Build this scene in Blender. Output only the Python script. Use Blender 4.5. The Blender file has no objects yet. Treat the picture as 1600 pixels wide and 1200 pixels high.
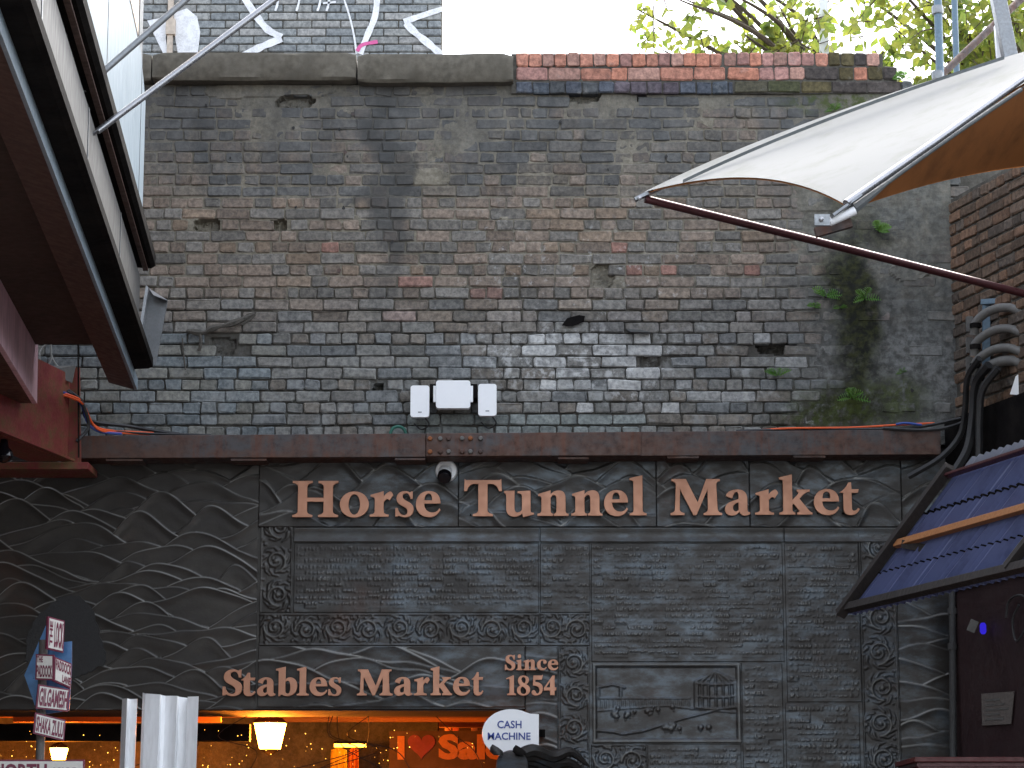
import bpy, bmesh, math, random
import numpy as np
from mathutils import Vector, Matrix, noise as mnoise

R = math.radians
scene = bpy.context.scene
COL = scene.collection

# ------------------------------------------------------------------ camera
PITCH = R(10.8); FPX = 4000.0; CAMY = -16.7; CAMZ = 1.6
cam = bpy.data.cameras.new('camera'); cam.sensor_width = 36.0; cam.lens = 36.0 * FPX / 1600.0
cam.clip_end = 2000; cam.clip_start = 0.05
camo = bpy.data.objects.new('camera', cam); COL.objects.link(camo)
camo.location = (0, CAMY, CAMZ); camo.rotation_euler = (math.pi / 2 + PITCH, 0, 0)
scene.camera = camo

# ------------------------------------------------------------------ sky, sun, exposure
SUN_EL = R(47); SUN_AZ = R(28)          # azimuth measured from +Y (behind the wall) towards +X
world = bpy.data.worlds.new('World'); scene.world = world; world.use_nodes = True
wn = world.node_tree; wn.nodes.clear()
sky = wn.nodes.new('ShaderNodeTexSky'); sky.sky_type = 'NISHITA'; sky.sun_disc = False
sky.sun_elevation = SUN_EL; sky.sun_rotation = SUN_AZ
sky.air_density = 1.0; sky.dust_density = 3.0; sky.ozone_density = 1.0
hsv = wn.nodes.new('ShaderNodeHueSaturation'); hsv.inputs['Saturation'].default_value = 0.42
bg = wn.nodes.new('ShaderNodeBackground'); bg.inputs['Strength'].default_value = 0.15
wo = wn.nodes.new('ShaderNodeOutputWorld')
wn.links.new(sky.outputs[0], hsv.inputs['Color']); wn.links.new(hsv.outputs[0], bg.inputs[0]); wn.links.new(bg.outputs[0], wo.inputs[0])
sun = bpy.data.lights.new('sun', 'SUN'); sun.energy = 0.6; sun.angle = R(14); sun.color = (1.0, 0.95, 0.88)
suno = bpy.data.objects.new('sun', sun); COL.objects.link(suno)
sd = Vector((math.sin(SUN_AZ) * math.cos(SUN_EL), math.cos(SUN_AZ) * math.cos(SUN_EL), math.sin(SUN_EL)))
suno.rotation_euler = sd.to_track_quat('Z', 'Y').to_euler()
suno.location = (0, 0, 20)
vs = scene.view_settings
vs.view_transform = 'Standard'; vs.look = 'None'; vs.gamma = 1.0; vs.use_curve_mapping = False
vs.exposure = 2.42

# ------------------------------------------------------------------ helpers
CP, SP = math.cos(PITCH), math.sin(PITCH)
def AT(px, py, Y=0.0):
    """point of the place that lies at depth Y along the line of sight through a photo pixel"""
    u = (px - 800) / FPX; v = (600 - py) / FPX
    d = Vector((u, CP - v * SP, SP + v * CP))
    t = (Y - CAMY) / d.y
    return Vector((d.x * t, Y, CAMZ + d.z * t))
def PIX(x, y, z):
    a = y - CAMY; b = z - CAMZ
    f = a * CP + b * SP; up = -a * SP + b * CP
    return 800 + FPX * x / f, 600 - FPX * up / f

def link(o, parent=None):
    COL.objects.link(o)
    if parent is not None:
        o.parent = parent
        o.matrix_parent_inverse = PINV[parent.name]
    return o
PINV = {}
def setp(o, wm=None):
    PINV[o.name] = Matrix.Translation(-Vector(o.location)) if wm is None else wm.inverted()
def thing(name, label, cat, loc=(0, 0, 0), group=None):
    o = bpy.data.objects.new(name, None); COL.objects.link(o); o.location = loc; o.empty_display_size = 0.1
    o['label'] = label; o['category'] = cat
    if group: o['group'] = group
    PINV[o.name] = Matrix.Translation(-Vector(loc))
    return o
def tag(o, label=None, cat=None, group=None, kind=None):
    if label: o['label'] = label
    if cat: o['category'] = cat
    if group: o['group'] = group
    if kind: o['kind'] = kind
    return o
def mesh(name, v, f, mat, parent=None, smooth=False, loc=None):
    m = bpy.data.meshes.new(name); m.from_pydata([tuple(p) for p in v], [], f); m.update()
    if mat: m.materials.append(mat)
    if smooth:
        m.polygons.foreach_set('use_smooth', [True] * len(m.polygons))
    o = bpy.data.objects.new(name, m)
    if loc is not None: o.location = loc
    link(o, parent)
    if o.name not in PINV: PINV[o.name] = Matrix.Translation(-Vector(o.location))
    return o
class MB:
    def __init__(s): s.v = []; s.f = []
    def add(s, v, f):
        n = len(s.v); s.v += [Vector(p) for p in v]; s.f += [[i + n for i in q] for q in f]; return s
    def box(s, a, b):
        x0, y0, z0 = [min(a[i], b[i]) for i in range(3)]; x1, y1, z1 = [max(a[i], b[i]) for i in range(3)]
        return s.add([(x0,y0,z0),(x1,y0,z0),(x1,y1,z0),(x0,y1,z0),(x0,y0,z1),(x1,y0,z1),(x1,y1,z1),(x0,y1,z1)],
                     [[0,3,2,1],[4,5,6,7],[0,1,5,4],[1,2,6,5],[2,3,7,6],[3,0,4,7]])
    def prism(s, poly, vec):
        n = len(poly); vec = Vector(vec)
        v = [Vector(p) for p in poly] + [Vector(p) + vec for p in poly]
        f = [list(range(n))[::-1], list(range(n, 2 * n))] + [[i, (i + 1) % n, n + (i + 1) % n, n + i] for i in range(n)]
        return s.add(v, f)
    def tube(s, pts, r, n=8, cap=True):
        pts = [Vector(p) for p in pts]; k = len(pts)
        rs = r if isinstance(r, (list, tuple)) else [r] * k
        vv = []; up = None
        for i, p in enumerate(pts):
            t = (pts[min(i + 1, k - 1)] - pts[max(i - 1, 0)]).normalized()
            if up is None:
                up = Vector((0, 0, 1)) if abs(t.z) < .9 else Vector((1, 0, 0))
            a = t.cross(up).normalized(); b = a.cross(t).normalized(); up = b
            for j in range(n):
                q = 2 * math.pi * j / n
                vv.append(p + (a * math.cos(q) + b * math.sin(q)) * rs[i])
        ff = [[i * n + j, i * n + (j + 1) % n, (i + 1) * n + (j + 1) % n, (i + 1) * n + j] for i in range(k - 1) for j in range(n)]
        if cap: ff += [list(range(n))[::-1], list(range((k - 1) * n, k * n))]
        return s.add(vv, ff)
    def bar(s, a, b, w, h, up=(0, 0, 1)):
        a = Vector(a); b = Vector(b); t = (b - a).normalized(); up = Vector(up)
        x = t.cross(up).normalized(); y = x.cross(t).normalized()
        c = [x * (w / 2 * i) + y * (h / 2 * j) for i, j in ((-1,-1),(1,-1),(1,1),(-1,1))]
        return s.prism([a + q for q in c], b - a)
    def lathe(s, c, axis, prof, n=20):
        c = Vector(c); t = Vector(axis).normalized(); up = Vector((0,0,1)) if abs(t.z) < .9 else Vector((1,0,0))
        a = t.cross(up).normalized(); b = a.cross(t)
        vv = []; k = len(prof)
        for (r, h) in prof:
            for j in range(n):
                q = 2 * math.pi * j / n
                vv.append(c + t * h + (a * math.cos(q) + b * math.sin(q)) * r)
        ff = [[i*n+j, i*n+(j+1)%n, (i+1)*n+(j+1)%n, (i+1)*n+j] for i in range(k-1) for j in range(n)]
        ff += [list(range(n))[::-1], list(range((k-1)*n, k*n))]
        return s.add(vv, ff)
    def build(s, name, mat, parent=None, smooth=False, bevel=0.0):
        o = mesh(name, s.v, s.f, mat, parent)
        bm = bmesh.new(); bm.from_mesh(o.data); bmesh.ops.recalc_face_normals(bm, faces=bm.faces)
        if bevel:
            bmesh.ops.bevel(bm, geom=list(bm.edges), offset=bevel, segments=2, affect='EDGES', profile=0.5)
        bm.to_mesh(o.data); bm.free()
        if smooth:
            o.data.polygons.foreach_set('use_smooth', [True] * len(o.data.polygons))
            try: o.data.set_sharp_from_angle(angle=R(40))
            except Exception: pass
        return o
def catmull(pts, n=8):
    pts = [Vector(p) for p in pts]; out = []
    P = [pts[0] * 2 - pts[1]] + pts + [pts[-1] * 2 - pts[-2]]
    for i in range(1, len(P) - 2):
        for k in range(n):
            t = k / n
            out.append(0.5 * ((2 * P[i]) + (P[i+1] - P[i-1]) * t + (2*P[i-1] - 5*P[i] + 4*P[i+1] - P[i+2]) * t*t + (3*P[i] - P[i-1] - 3*P[i+1] + P[i+2]) * t**3))
    out.append(pts[-1]); return out

# ------------------------------------------------------------------ materials
class NT:
    def __init__(s, name):
        s.m = bpy.data.materials.new(name); s.m.use_nodes = True; s.t = s.m.node_tree; s.t.nodes.clear()
        s.out = s.n('ShaderNodeOutputMaterial'); s.p = s.n('ShaderNodeBsdfPrincipled'); s.l(s.p.outputs[0], s.out.inputs[0])
    def n(s, t, **k):
        x = s.t.nodes.new(t)
        for a, b in k.items(): setattr(x, a, b)
        return x
    def l(s, a, b): s.t.links.new(a, b)
    def val(s, sock, v):
        if hasattr(v, 'is_linked') or isinstance(v, bpy.types.NodeSocket): s.l(v, sock)
        else: sock.default_value = v
    def math(s, op, a, b=0.0, c=None, clamp=False):
        x = s.n('ShaderNodeMath', operation=op); x.use_clamp = clamp
        s.val(x.inputs[0], a); s.val(x.inputs[1], b)
        if c is not None: s.val(x.inputs[2], c)
        return x.outputs[0]
    def mix(s, fac, a, b, mode='MIX'):
        x = s.n('ShaderNodeMix', data_type='RGBA', blend_type=mode)
        s.val(x.inputs[0], fac)
        for sock, v in ((x.inputs[6], a), (x.inputs[7], b)):
            if isinstance(v, tuple): sock.default_value = (*v[:3], 1)
            else: s.l(v, sock)
        return x.outputs[2]
    def noise(s, scale=5.0, detail=6.0, rough=0.6, vec=None, dist=0.0):
        x = s.n('ShaderNodeTexNoise'); x.inputs['Scale'].default_value = scale; x.inputs['Detail'].default_value = detail
        x.inputs['Roughness'].default_value = rough; x.inputs['Distortion'].default_value = dist
        if vec is not None: s.l(vec, x.inputs['Vector'])
        return x.outputs[0]
    def ramp(s, v, a, b, lo=0.0, hi=1.0):
        x = s.n('ShaderNodeMapRange'); x.interpolation_type = 'SMOOTHSTEP'
        s.val(x.inputs[0], v)
        for i, q in enumerate((a, b, lo, hi)): x.inputs[i + 1].default_value = q
        return x.outputs[0]
    def pos(s):
        return s.n('ShaderNodeNewGeometry').outputs['Position']
    def objco(s):
        return s.n('ShaderNodeTexCoord').outputs['Object']
    def scaled(s, vec, sc):
        x = s.n('ShaderNodeVectorMath', operation='MULTIPLY'); s.l(vec, x.inputs[0]); x.inputs[1].default_value = sc
        return x.outputs[0]
    def attr(s, name):
        return s.n('ShaderNodeAttribute', attribute_name=name)
    def bump(s, h, strength=0.4, dist=0.01):
        b = s.n('ShaderNodeBump'); b.inputs['Strength'].default_value = strength; b.inputs['Distance'].default_value = dist
        s.l(h, b.inputs['Height']); s.l(b.outputs[0], s.p.inputs['Normal'])
    def set(s, color=None, rough=None, metal=None, **k):
        if color is not None: 
            if isinstance(color, tuple): s.p.inputs['Base Color'].default_value = (*color[:3], 1)
            else: s.l(color, s.p.inputs['Base Color'])
        if rough is not None: s.val(s.p.inputs['Roughness'], rough)
        if metal is not None: s.val(s.p.inputs['Metallic'], metal)
        for a, b in k.items(): s.val(s.p.inputs[a.replace('_', ' ')], b)
        return s.m

def worn(name, color, rough=0.6, metal=0.0, var=0.35, scale=6.0, dirt=(0.03, 0.028, 0.025), dirtamt=0.35, bump=0.15, stretch=(1, 1, 1)):
    t = NT(name); p = t.pos(); sv = t.scaled(p, stretch)
    a = t.noise(scale, 8, .65, sv); b = t.noise(scale * 7, 4, .6, sv)
    c = t.mix(t.ramp(a, .3, .7), tuple(x * (1 - var) for x in color), tuple(min(1, x * (1 + var * .5)) for x in color))
    c = t.mix(t.math('MULTIPLY', t.ramp(t.math('ADD', a, t.math('MULTIPLY', b, .5)), .62, 1.0), dirtamt, clamp=True), c, dirt)
    t.bump(b, bump, .004)
    return t.set(c, t.ramp(b, .3, .7, rough - .08, min(1, rough + .1)), metal)

def ell(t, p, px, py, rx, rz, soft=.5):
    """mask: an irregular patch round a place on the wall, rx by rz metres"""
    c = AT(px, py, 0)
    s = t.n('ShaderNodeVectorMath', operation='SUBTRACT'); t.l(p, s.inputs[0]); s.inputs[1].default_value = c
    m = t.scaled(s.outputs[0], (1 / rx, 0, 1 / rz))
    L = t.n('ShaderNodeVectorMath', operation='LENGTH'); t.l(m, L.inputs[0])
    return t.ramp(L.outputs['Value'], 1.0 + soft, 1.0 - soft)
def wall_stains(t, col, mortar=False):
    p = t.pos()
    wn_ = t.n('ShaderNodeTexNoise'); wn_.inputs['Scale'].default_value = 2.2; wn_.inputs['Detail'].default_value = 6; t.l(p, wn_.inputs['Vector'])
    off = t.n('ShaderNodeVectorMath', operation='MULTIPLY_ADD'); t.l(wn_.outputs['Color'], off.inputs[0])
    off.inputs[1].default_value = (.9, 0, .7); t.l(p, off.inputs[2])
    s2 = t.n('ShaderNodeVectorMath', operation='SUBTRACT'); t.l(off.outputs[0], s2.inputs[0]); s2.inputs[1].default_value = (.45, 0, .35)
    wp = s2.outputs[0]
    sep = t.n('ShaderNodeSeparateXYZ'); t.l(p, sep.inputs[0]); z = sep.outputs[2]
    n1 = t.noise(1.1, 9, .65, p); n2 = t.noise(3.0, 7, .7, t.scaled(p, (1.6, 1, .22))); n3 = t.noise(16, 6, .7, p); n4 = t.noise(6, 7, .7, p)
    # soot on the upper courses, running down in streaks
    s = t.math('ADD', t.math('MULTIPLY_ADD', z, 1 / 1.0, -(AT(0, 290).z) / 1.0), t.math('MULTIPLY_ADD', n2, 2.4, -1.2))
    s = t.math('ADD', s, t.math('MULTIPLY_ADD', n1, 1.6, -.8))
    s = t.ramp(s, -.25, .6, 0, .80 if not mortar else .45)
    sootc = t.mix(t.ramp(n4, .35, .7), (.066, .069, .071), (.135, .136, .133))
    col = t.mix(s, col, sootc)
    streak = t.math('MULTIPLY', ell(t, wp, 605, 300, .12, .75, .5), .75)
    col = t.mix(streak, col, (.06, .061, .060))
    right = t.math('MULTIPLY', ell(t, wp, 1420, 470, .8, 1.0, .4), t.ramp(n4, .3, .65, .35, .85))
    col = t.mix(right, col, t.mix(t.ramp(n3, .35, .65), (.06, .064, .062), (.13, .134, .125)))
    wash = t.math('MULTIPLY', ell(t, wp, 1425, 590, .40, .4, .5), t.ramp(n3, .42, .62, .1, .75))
    col = t.mix(wash, col, (.20, .205, .20))
    # lime bloom, white on the bricks right of the middle
    w = t.math('MULTIPLY', t.math('MULTIPLY', ell(t, wp, 910, 560, .72, .22, .6), .7), t.ramp(n3, .47, .62))
    w2 = t.math('MULTIPLY', ell(t, wp, 1010, 590, 1.3, .36, .6), t.ramp(n4, .54, .66, 0, .4))
    w3 = t.math('MULTIPLY', ell(t, wp, 905, 420, .9, .35, .6), t.ramp(n3, .56, .68, 0, .5))
    w = t.math('MAXIMUM', w, t.math('MAXIMUM', w2, w3))
    if mortar: w = t.math('MULTIPLY', w, .35)
    col = t.mix(t.math('MULTIPLY', w, .85), col, (.62, .63, .62))
    # pale lime wash low on the wall
    lo = t.math('MULTIPLY', t.ramp(z, AT(0, 480).z, AT(0, 640).z, 0, .55), t.ramp(n4, .48, .66))
    col = t.mix(lo, col, (.245, .255, .25))
    # moss and wet black growth
    g0 = t.math('MULTIPLY', ell(t, wp, 1335, 490, .17, .72, .5), t.ramp(n4, .25, .5, .45, 1))
    col = t.mix(t.math('MULTIPLY', g0, .93), col, t.mix(t.ramp(n3, .4, .62), (.010, .011, .008), (.032, .036, .010)))
    g1 = t.math('MULTIPLY', ell(t, wp, 1330, 640, .46, .17, .5), t.ramp(n3, .34, .54))
    col = t.mix(t.math('MULTIPLY', g1, .9), col, t.mix(t.ramp(n4, .4, .6), (.022, .026, .010), (.05, .065, .012)))
    g2 = t.math('MULTIPLY', ell(t, wp, 1330, 165, .42, .13, .5), t.ramp(n3, .42, .6))
    col = t.mix(t.math('MULTIPLY', g2, .8), col, (.055, .075, .015))
    return col, n3
def brick_mat(name, stains=True):
    t = NT(name); a = t.attr('bc').outputs['Color']; p = t.pos()
    m = t.noise(30, 6, .7, p); b = t.noise(11, 6, .7, p)
    c = t.mix(t.ramp(m, .3, .72), t.mix(1.0, a, (.58, .58, .59), 'MULTIPLY'), t.mix(1.0, a, (1.4, 1.37, 1.33), 'MULTIPLY'))
    c = t.mix(t.math('MULTIPLY', t.ramp(b, .55, .75), .45), c, (.055, .055, .052)); c = t.mix(t.math('MULTIPLY', t.ramp(t.noise(7, 8, .75, p), .56, .70), .35), c, (.30, .29, .27))
    if stains: c, n3 = wall_stains(t, c)
    t.bump(t.math('ADD', m, t.math('MULTIPLY', b, .8)), .55, .008)
    return t.set(c, .92, 0.0, Specular_IOR_Level=.25)
def mortar_mat(name, base, stains=True):
    t = NT(name); p = t.pos(); m = t.noise(35, 6, .75, p); b = t.noise(4, 7, .7, p)
    c = t.mix(t.ramp(b, .3, .7), tuple(x * .5 for x in base), base)
    c = t.mix(t.ramp(m, .35, .7), t.mix(1.0, c, (.65, .65, .65), 'MULTIPLY'), c)
    if stains:   # grimy joints on the lower courses, their recess shadow also put into the colour
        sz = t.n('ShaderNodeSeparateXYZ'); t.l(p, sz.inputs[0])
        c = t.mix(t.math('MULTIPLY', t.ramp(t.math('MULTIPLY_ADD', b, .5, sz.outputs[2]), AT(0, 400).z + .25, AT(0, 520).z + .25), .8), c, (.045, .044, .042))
    if stains: c, n3 = wall_stains(t, c, True)
    t.bump(m, .6, .008)
    return t.set(c, .95, 0.0, Specular_IOR_Level=.2)

M = {}
M['brick'] = brick_mat('old_brick'); M['brick_plain'] = brick_mat('plain_brick', False)
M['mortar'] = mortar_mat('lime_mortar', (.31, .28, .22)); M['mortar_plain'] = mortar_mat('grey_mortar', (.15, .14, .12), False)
M['stone'] = worn('coping_stone', (.145, .128, .098), .9, 0, .45, 3.0, (.02, .02, .018), .6, .5)
M['concrete'] = worn('paving', (.16, .155, .15), .9, 0, .3, 2.0)
M['black'] = worn('black_painted_metal', (.009, .008, .008), .85, 0, .4, 5, (.02, .017, .014), .5)
_bk = M['black'].node_tree.nodes['Principled BSDF']; _bk.inputs['Specular IOR Level'].default_value = .05
M['steel'] = worn('galvanised_steel', (.25, .26, .27), .42, .75, .25, 9, (.12, .11, .10), .4, .03)
M['bright_steel'] = worn('polished_steel', (.36, .36, .37), .3, .8, .15, 12, (.2, .18, .17), .25, .02)
M['zinc'] = worn('zinc_sheet', (.072, .074, .073), .6, .05, .25, 4, (.035, .033, .03), .6, .1, (1, 1, .25))
M['white_clad'] = worn('white_cladding', (.23, .29, .335), .4, 0, .08, 3, (.14, .16, .17), .3, .05, (1, 1, .2))
M['white_plastic'] = worn('white_plastic', (.85, .86, .87), .35, 0, .03, 6, (.6, .6, .6), .12, .02)
M['white_dirty'] = worn('white_painted_sheet', (.90, .91, .92), .45, 0, .06, 5, (.35, .34, .33), .35, .05, (1, 1, .2))
M['cream'] = worn('cream_board', (.62, .52, .42), .6, 0, .12, 5)
M['pink'] = worn('pink_painted_board', (.80, .52, .58), .6, 0, .15, 3, (.10, .04, .05), .45, .05, (1, 1, .3))
M['brown_soffit'] = worn('brown_soffit', (.105, .052, .036), .6, 0, .4, 3, (.012, .009, .008), .7, .08)
M['red_steel'] = worn('flaking_red_paint', (.23, .030, .032), .5, 0, .3, 8, (.10, .085, .025), .9, .25)
M['maroon'] = worn('maroon_painted_tube', (.085, .022, .025), .35, .3, .2, 10, (.03, .015, .012), .4)
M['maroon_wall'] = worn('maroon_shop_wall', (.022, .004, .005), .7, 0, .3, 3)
M['red_paint'] = worn('red_ledge', (.10, .008, .006), .45, 0, .2, 5)
M['rubber'] = worn('black_rubber_cable', (.012, .012, .013), .55, 0, .3, 12)
M['conduit'] = worn('grey_conduit', (.13, .125, .115), .6, 0, .25, 8)
M['blue_frame'] = worn('blue_grey_steel', (.13, .20, .26), .5, .2, .2, 8)
M['orange_cable'] = worn('orange_cable', (.75, .10, .015), .5, 0, .1, 12, (.2, .03, .01), .2)
M['blue_cable'] = worn('blue_cable', (.03, .08, .35), .5, 0, .1, 12)
M['green_cable'] = worn('green_hose', (.02, .14, .10), .5, 0, .1, 12)
M['pale_cable'] = worn('pale_cable', (.35, .36, .34), .5, 0, .1, 12)
M['timber_dark'] = worn('dark_timber', (.022, .016, .013), .7, 0, .35, 6, (.01, .01, .01), .5, .3, (1, 1, .3))
M['timber_orange'] = worn('orange_timber', (.38, .15, .045), .6, 0, .25, 8, (.10, .05, .02), .4, .2)
M['copper'] = worn('copper_letters', (.48, .225, .13), .45, .25, .08, 3, (.30, .15, .10), .25, .03)
M['sign_white'] = worn('sign_white', (.62, .60, .55), .5, 0, .06, 8, (.35, .32, .28), .3, .02)
M['sign_maroon'] = worn('sign_maroon', (.16, .02, .05), .5, 0, .1, 8)
M['sign_blue'] = worn('sign_blue', (.06, .17, .36), .35, .3, .4, 4)
M['letter_blue'] = worn('letter_blue', (.02, .05, .28), .5, 0, .05, 8)
M['graffiti'] = worn('white_spray_paint', (.85, .86, .88), .6, 0, .05, 14)
M['graffiti_pink'] = worn('pink_spray_paint', (.75, .12, .35), .6, 0, .2, 14)
M['paper'] = worn('paper_notice', (.14, .12, .105), .8, 0, .1, 6)
M['dim_pipe'] = worn('dull_dark_pipe', (.045, .045, .044), .7)
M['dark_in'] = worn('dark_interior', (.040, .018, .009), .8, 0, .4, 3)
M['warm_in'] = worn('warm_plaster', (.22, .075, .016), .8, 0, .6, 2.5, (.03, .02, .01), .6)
M['rag'] = worn('dry_rag', (.10, .09, .075), .9, 0, .5, 20, (.02, .02, .018), .8, .6)

# rusty steel
t = NT('rusty_steel'); p = t.pos()
a = t.noise(2.6, 9, .7, t.scaled(p, (1, 1, 2.2))); b = t.noise(22, 6, .7, p); c_ = t.noise(5, 6, .7, t.scaled(p, (3, 1, .35)))
c = t.mix(t.ramp(a, .35, .62), (.062, .060, .062), (.085, .045, .032))
c = t.mix(t.math('MULTIPLY', t.ramp(c_, .48, .7), .7), c, (.11, .038, .018))
c = t.mix(t.math('MULTIPLY', t.ramp(b, .52, .75), .5), c, (.030, .024, .021))
t.bump(b, .35, .004); M['rust'] = t.set(c, t.ramp(b, .3, .7, .5, .85), .25)
t = NT('rust_orange'); b = t.noise(30, 5, .7, t.pos())
M['rust_orange'] = t.set(t.mix(b, (.30, .10, .03), (.16, .06, .025)), .75, .2)

# bronze relief
t = NT('dark_bronze_relief'); p = t.pos(); w = t.attr('wear').outputs['Fac']
a = t.noise(2.0, 8, .65, p); b = t.noise(40, 5, .7, p); c_ = t.noise(5, 8, .72, t.scaled(p, (.75, 1, 1.6)))
sepb = t.n('ShaderNodeSeparateXYZ'); t.l(p, sepb.inputs[0])
c = t.mix(t.ramp(a, .35, .65), (.026, .0225, .019), (.041, .036, .031))
bl = t.ramp(sepb.outputs[0], -1.8, -.6)
c = t.mix(t.math('MULTIPLY', t.math('MULTIPLY', t.ramp(c_, .42, .66), .8), bl), c, (.062, .079, .095))
c = t.mix(t.math('MULTIPLY', t.ramp(c_, .62, .36), .35), c, (.016, .014, .014))
c = t.mix(t.math('MULTIPLY', t.ramp(t.noise(1.3, 5, .6, p), .56, .7), .5), c, (.055, .026, .016))
c = t.mix(t.math('MULTIPLY', w, .95, clamp=True), c, (.23, .225, .205))
c = t.mix(t.math('MULTIPLY', t.ramp(b, .64, .8), .25), c, (.12, .13, .13))
t.bump(t.math('ADD', b, t.math('MULTIPLY', c_, 2.0)), .16, .005)
M['bronze'] = t.set(c, t.ramp(c_, .3, .7, .52, .30), .4)
t = NT('bare_dark_patch'); b = t.noise(40, 6, .75, t.pos()); t.bump(b, .6, .006)
M['patch'] = t.set(t.mix(b, (.014, .014, .014), (.030, .029, .028)), .8, 0.0)

# canopy cloth: white outside
def cloth(name, colr, trans, dirt=None, rough=.75):
    t = NT(name); p = t.pos(); n = t.noise(3.0, 7, .65, p)
    c = t.mix(t.ramp(n, .45, .75, 0, .55), colr, dirt or tuple(x * .7 for x in colr))
    t.set(c, rough)
    tr = t.n('ShaderNodeBsdfTranslucent'); t.l(c, tr.inputs[0])
    mx = t.n('ShaderNodeMixShader'); mx.inputs[0].default_value = trans
    t.l(t.p.outputs[0], mx.inputs[1]); t.l(tr.outputs[0], mx.inputs[2]); t.l(mx.outputs[0], t.out.inputs[0])
    return t.m
M['cloth_white'] = cloth('white_canopy_cloth', (.215, .218, .208), .12, (.12, .125, .092))
M['cloth_orange'] = cloth('orange_canopy_lining', (.48, .18, .05), .45, (.13, .05, .018))
M['cloth_trim'] = worn('grey_canopy_trim', (.12, .13, .13), .7)
M['blue_sheet'] = cloth('blue_plastic_sheet', (.13, .155, .30), .3, (.035, .038, .09), .28)
M['clear_sheet'] = cloth('pale_plastic_sheet', (.30, .32, .38), .35)
# leaves
def leaf_mat(name, c1, c2, trans=.45):
    t = NT(name); n = t.noise(6, 3, .5, t.pos()); c = t.mix(t.ramp(n, .35, .65), c1, c2); t.set(c, .5)
    tr = t.n('ShaderNodeBsdfTranslucent'); t.l(t.mix(1.0, c, (1.6, 1.7, .9), 'MULTIPLY'), tr.inputs[0])
    mx = t.n('ShaderNodeMixShader'); mx.inputs[0].default_value = trans
    t.l(t.p.outputs[0], mx.inputs[1]); t.l(tr.outputs[0], mx.inputs[2]); t.l(mx.outputs[0], t.out.inputs[0])
    return t.m
M['leaf'] = leaf_mat('tree_leaves', (.12, .165, .045), (.23, .23, .07), .55)
M['fern'] = leaf_mat('fern_leaves', (.06, .16, .02), (.10, .20, .03), .3)
M['bark'] = worn('bark', (.10, .075, .05), .9, 0, .4, 8, (.03, .02, .015), .6, .6)
def emit(name, colr, s):
    t = NT(name); e = t.n('ShaderNodeEmission'); e.inputs[0].default_value = (*colr, 1); e.inputs[1].default_value = s
    t.l(e.outputs[0], t.out.inputs[0]); return t.m
M['lamp'] = emit('lamp_glass', (1, .34, .035), 16)
M['lamp_soft'] = emit('lamp_tube', (1, .32, .025), 3)
M['bulb'] = emit('fairy_bulb', (1, .45, .06), 1.2)
M['blue_led'] = emit('blue_led', (.05, .03, .9), .12)
t = NT('cctv_lens'); M['lens'] = t.set((.004, .004, .006), .12)
t = NT('tinted_glass'); M['glass'] = t.set((.30, .36, .40), .08, 0.0, Transmission_Weight=.6, IOR=1.3)

# ------------------------------------------------------------------ ground
g = MB().add([(-600, -600, 0), (600, -600, 0), (600, 600, 0), (-600, 600, 0)], [[0, 1, 2, 3]]).build('ground', M['concrete'])
tag(g, kind='structure')

# ------------------------------------------------------------------ bricks
def brick_geo(w, h, d, rng, jit=1.0):
    r = min(w, h) * rng.uniform(.05, .17); b = rng.uniform(.004, .009)
    def ring(ins, y, jj):
        a, c = w / 2 - ins, h / 2 - ins; rr = max(r - ins * .4, .004)
        pts = [(-a + rr, -c), (a - rr, -c), (a, -c + rr), (a, c - rr), (a - rr, c), (-a + rr, c), (-a, c - rr), (-a, -c + rr)]
        return [Vector((x + jj[i][0], y + (jj[i][2] if y == 0 else 0), z + jj[i][1])) for i, (x, z) in enumerate(pts)]
    jj = [(rng.gauss(0, .0028) * jit, rng.gauss(0, .0026) * jit, rng.gauss(0, .0018) * jit) for _ in range(8)]
    v = ring(b, 0.0, jj) + ring(0, b, jj) + ring(0, d, jj)
    f = [list(range(8))]
    for k in (0, 8):
        f += [[k + i, k + 8 + i, k + 8 + (i + 1) % 8, k + (i + 1) % 8] for i in range(8)]
    return v, f
def add_attr(me, cols):
    at = me.color_attributes.new('bc', 'FLOAT_COLOR', 'POINT')
    at.data.foreach_set('color', np.asarray(cols, dtype=np.float32).ravel())
def brick_part(name, v, f, colr, mat, parent, loc, rotz=0.0, tilt=0.0):
    me = bpy.data.meshes.new(name); me.from_pydata([tuple(p) for p in v], [], f); me.materials.append(mat)
    add_attr(me, [(*colr, 1)] * len(v))
    o = bpy.data.objects.new(name, me); o.location = loc; o.rotation_euler = (0, tilt, rotz)
    link(o, parent); return o
def joined(name, bl, mat, parent, kind=None):
    V = []; F = []; C = []
    for v, f, c, loc, tilt in bl:
        n = len(V); loc = Vector(loc); ct, st = math.cos(tilt), math.sin(tilt)
        V += [(p.x * ct + p.z * st + loc.x, p.y + loc.y, -p.x * st + p.z * ct + loc.z) for p in v]; F += [[i + n for i in q] for q in f]; C += [(*c, 1)] * len(v)
    me = bpy.data.meshes.new(name); me.from_pydata(V, [], F); me.materials.append(mat); add_attr(me, C)
    o = bpy.data.objects.new(name, me); link(o, parent)
    if kind: o['kind'] = kind
    return o

rng = random.Random(7)
Z_BEAM_T = AT(800, 676).z; Z_BEAM_B = AT(800, 714).z; Z_TOP = AT(800, 133).z; Z_OPEN = AT(600, 1110).z
X_CORNER = AT(1490, 450).x; X_L = AT(60, 450).x
NC = 31; PITCHZ = (Z_TOP - (Z_BEAM_T - .03)) / NC
wall = thing('brick_wall', 'tall soot-stained old brick wall across the back of the yard', 'wall', (0, .3, 0))
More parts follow.
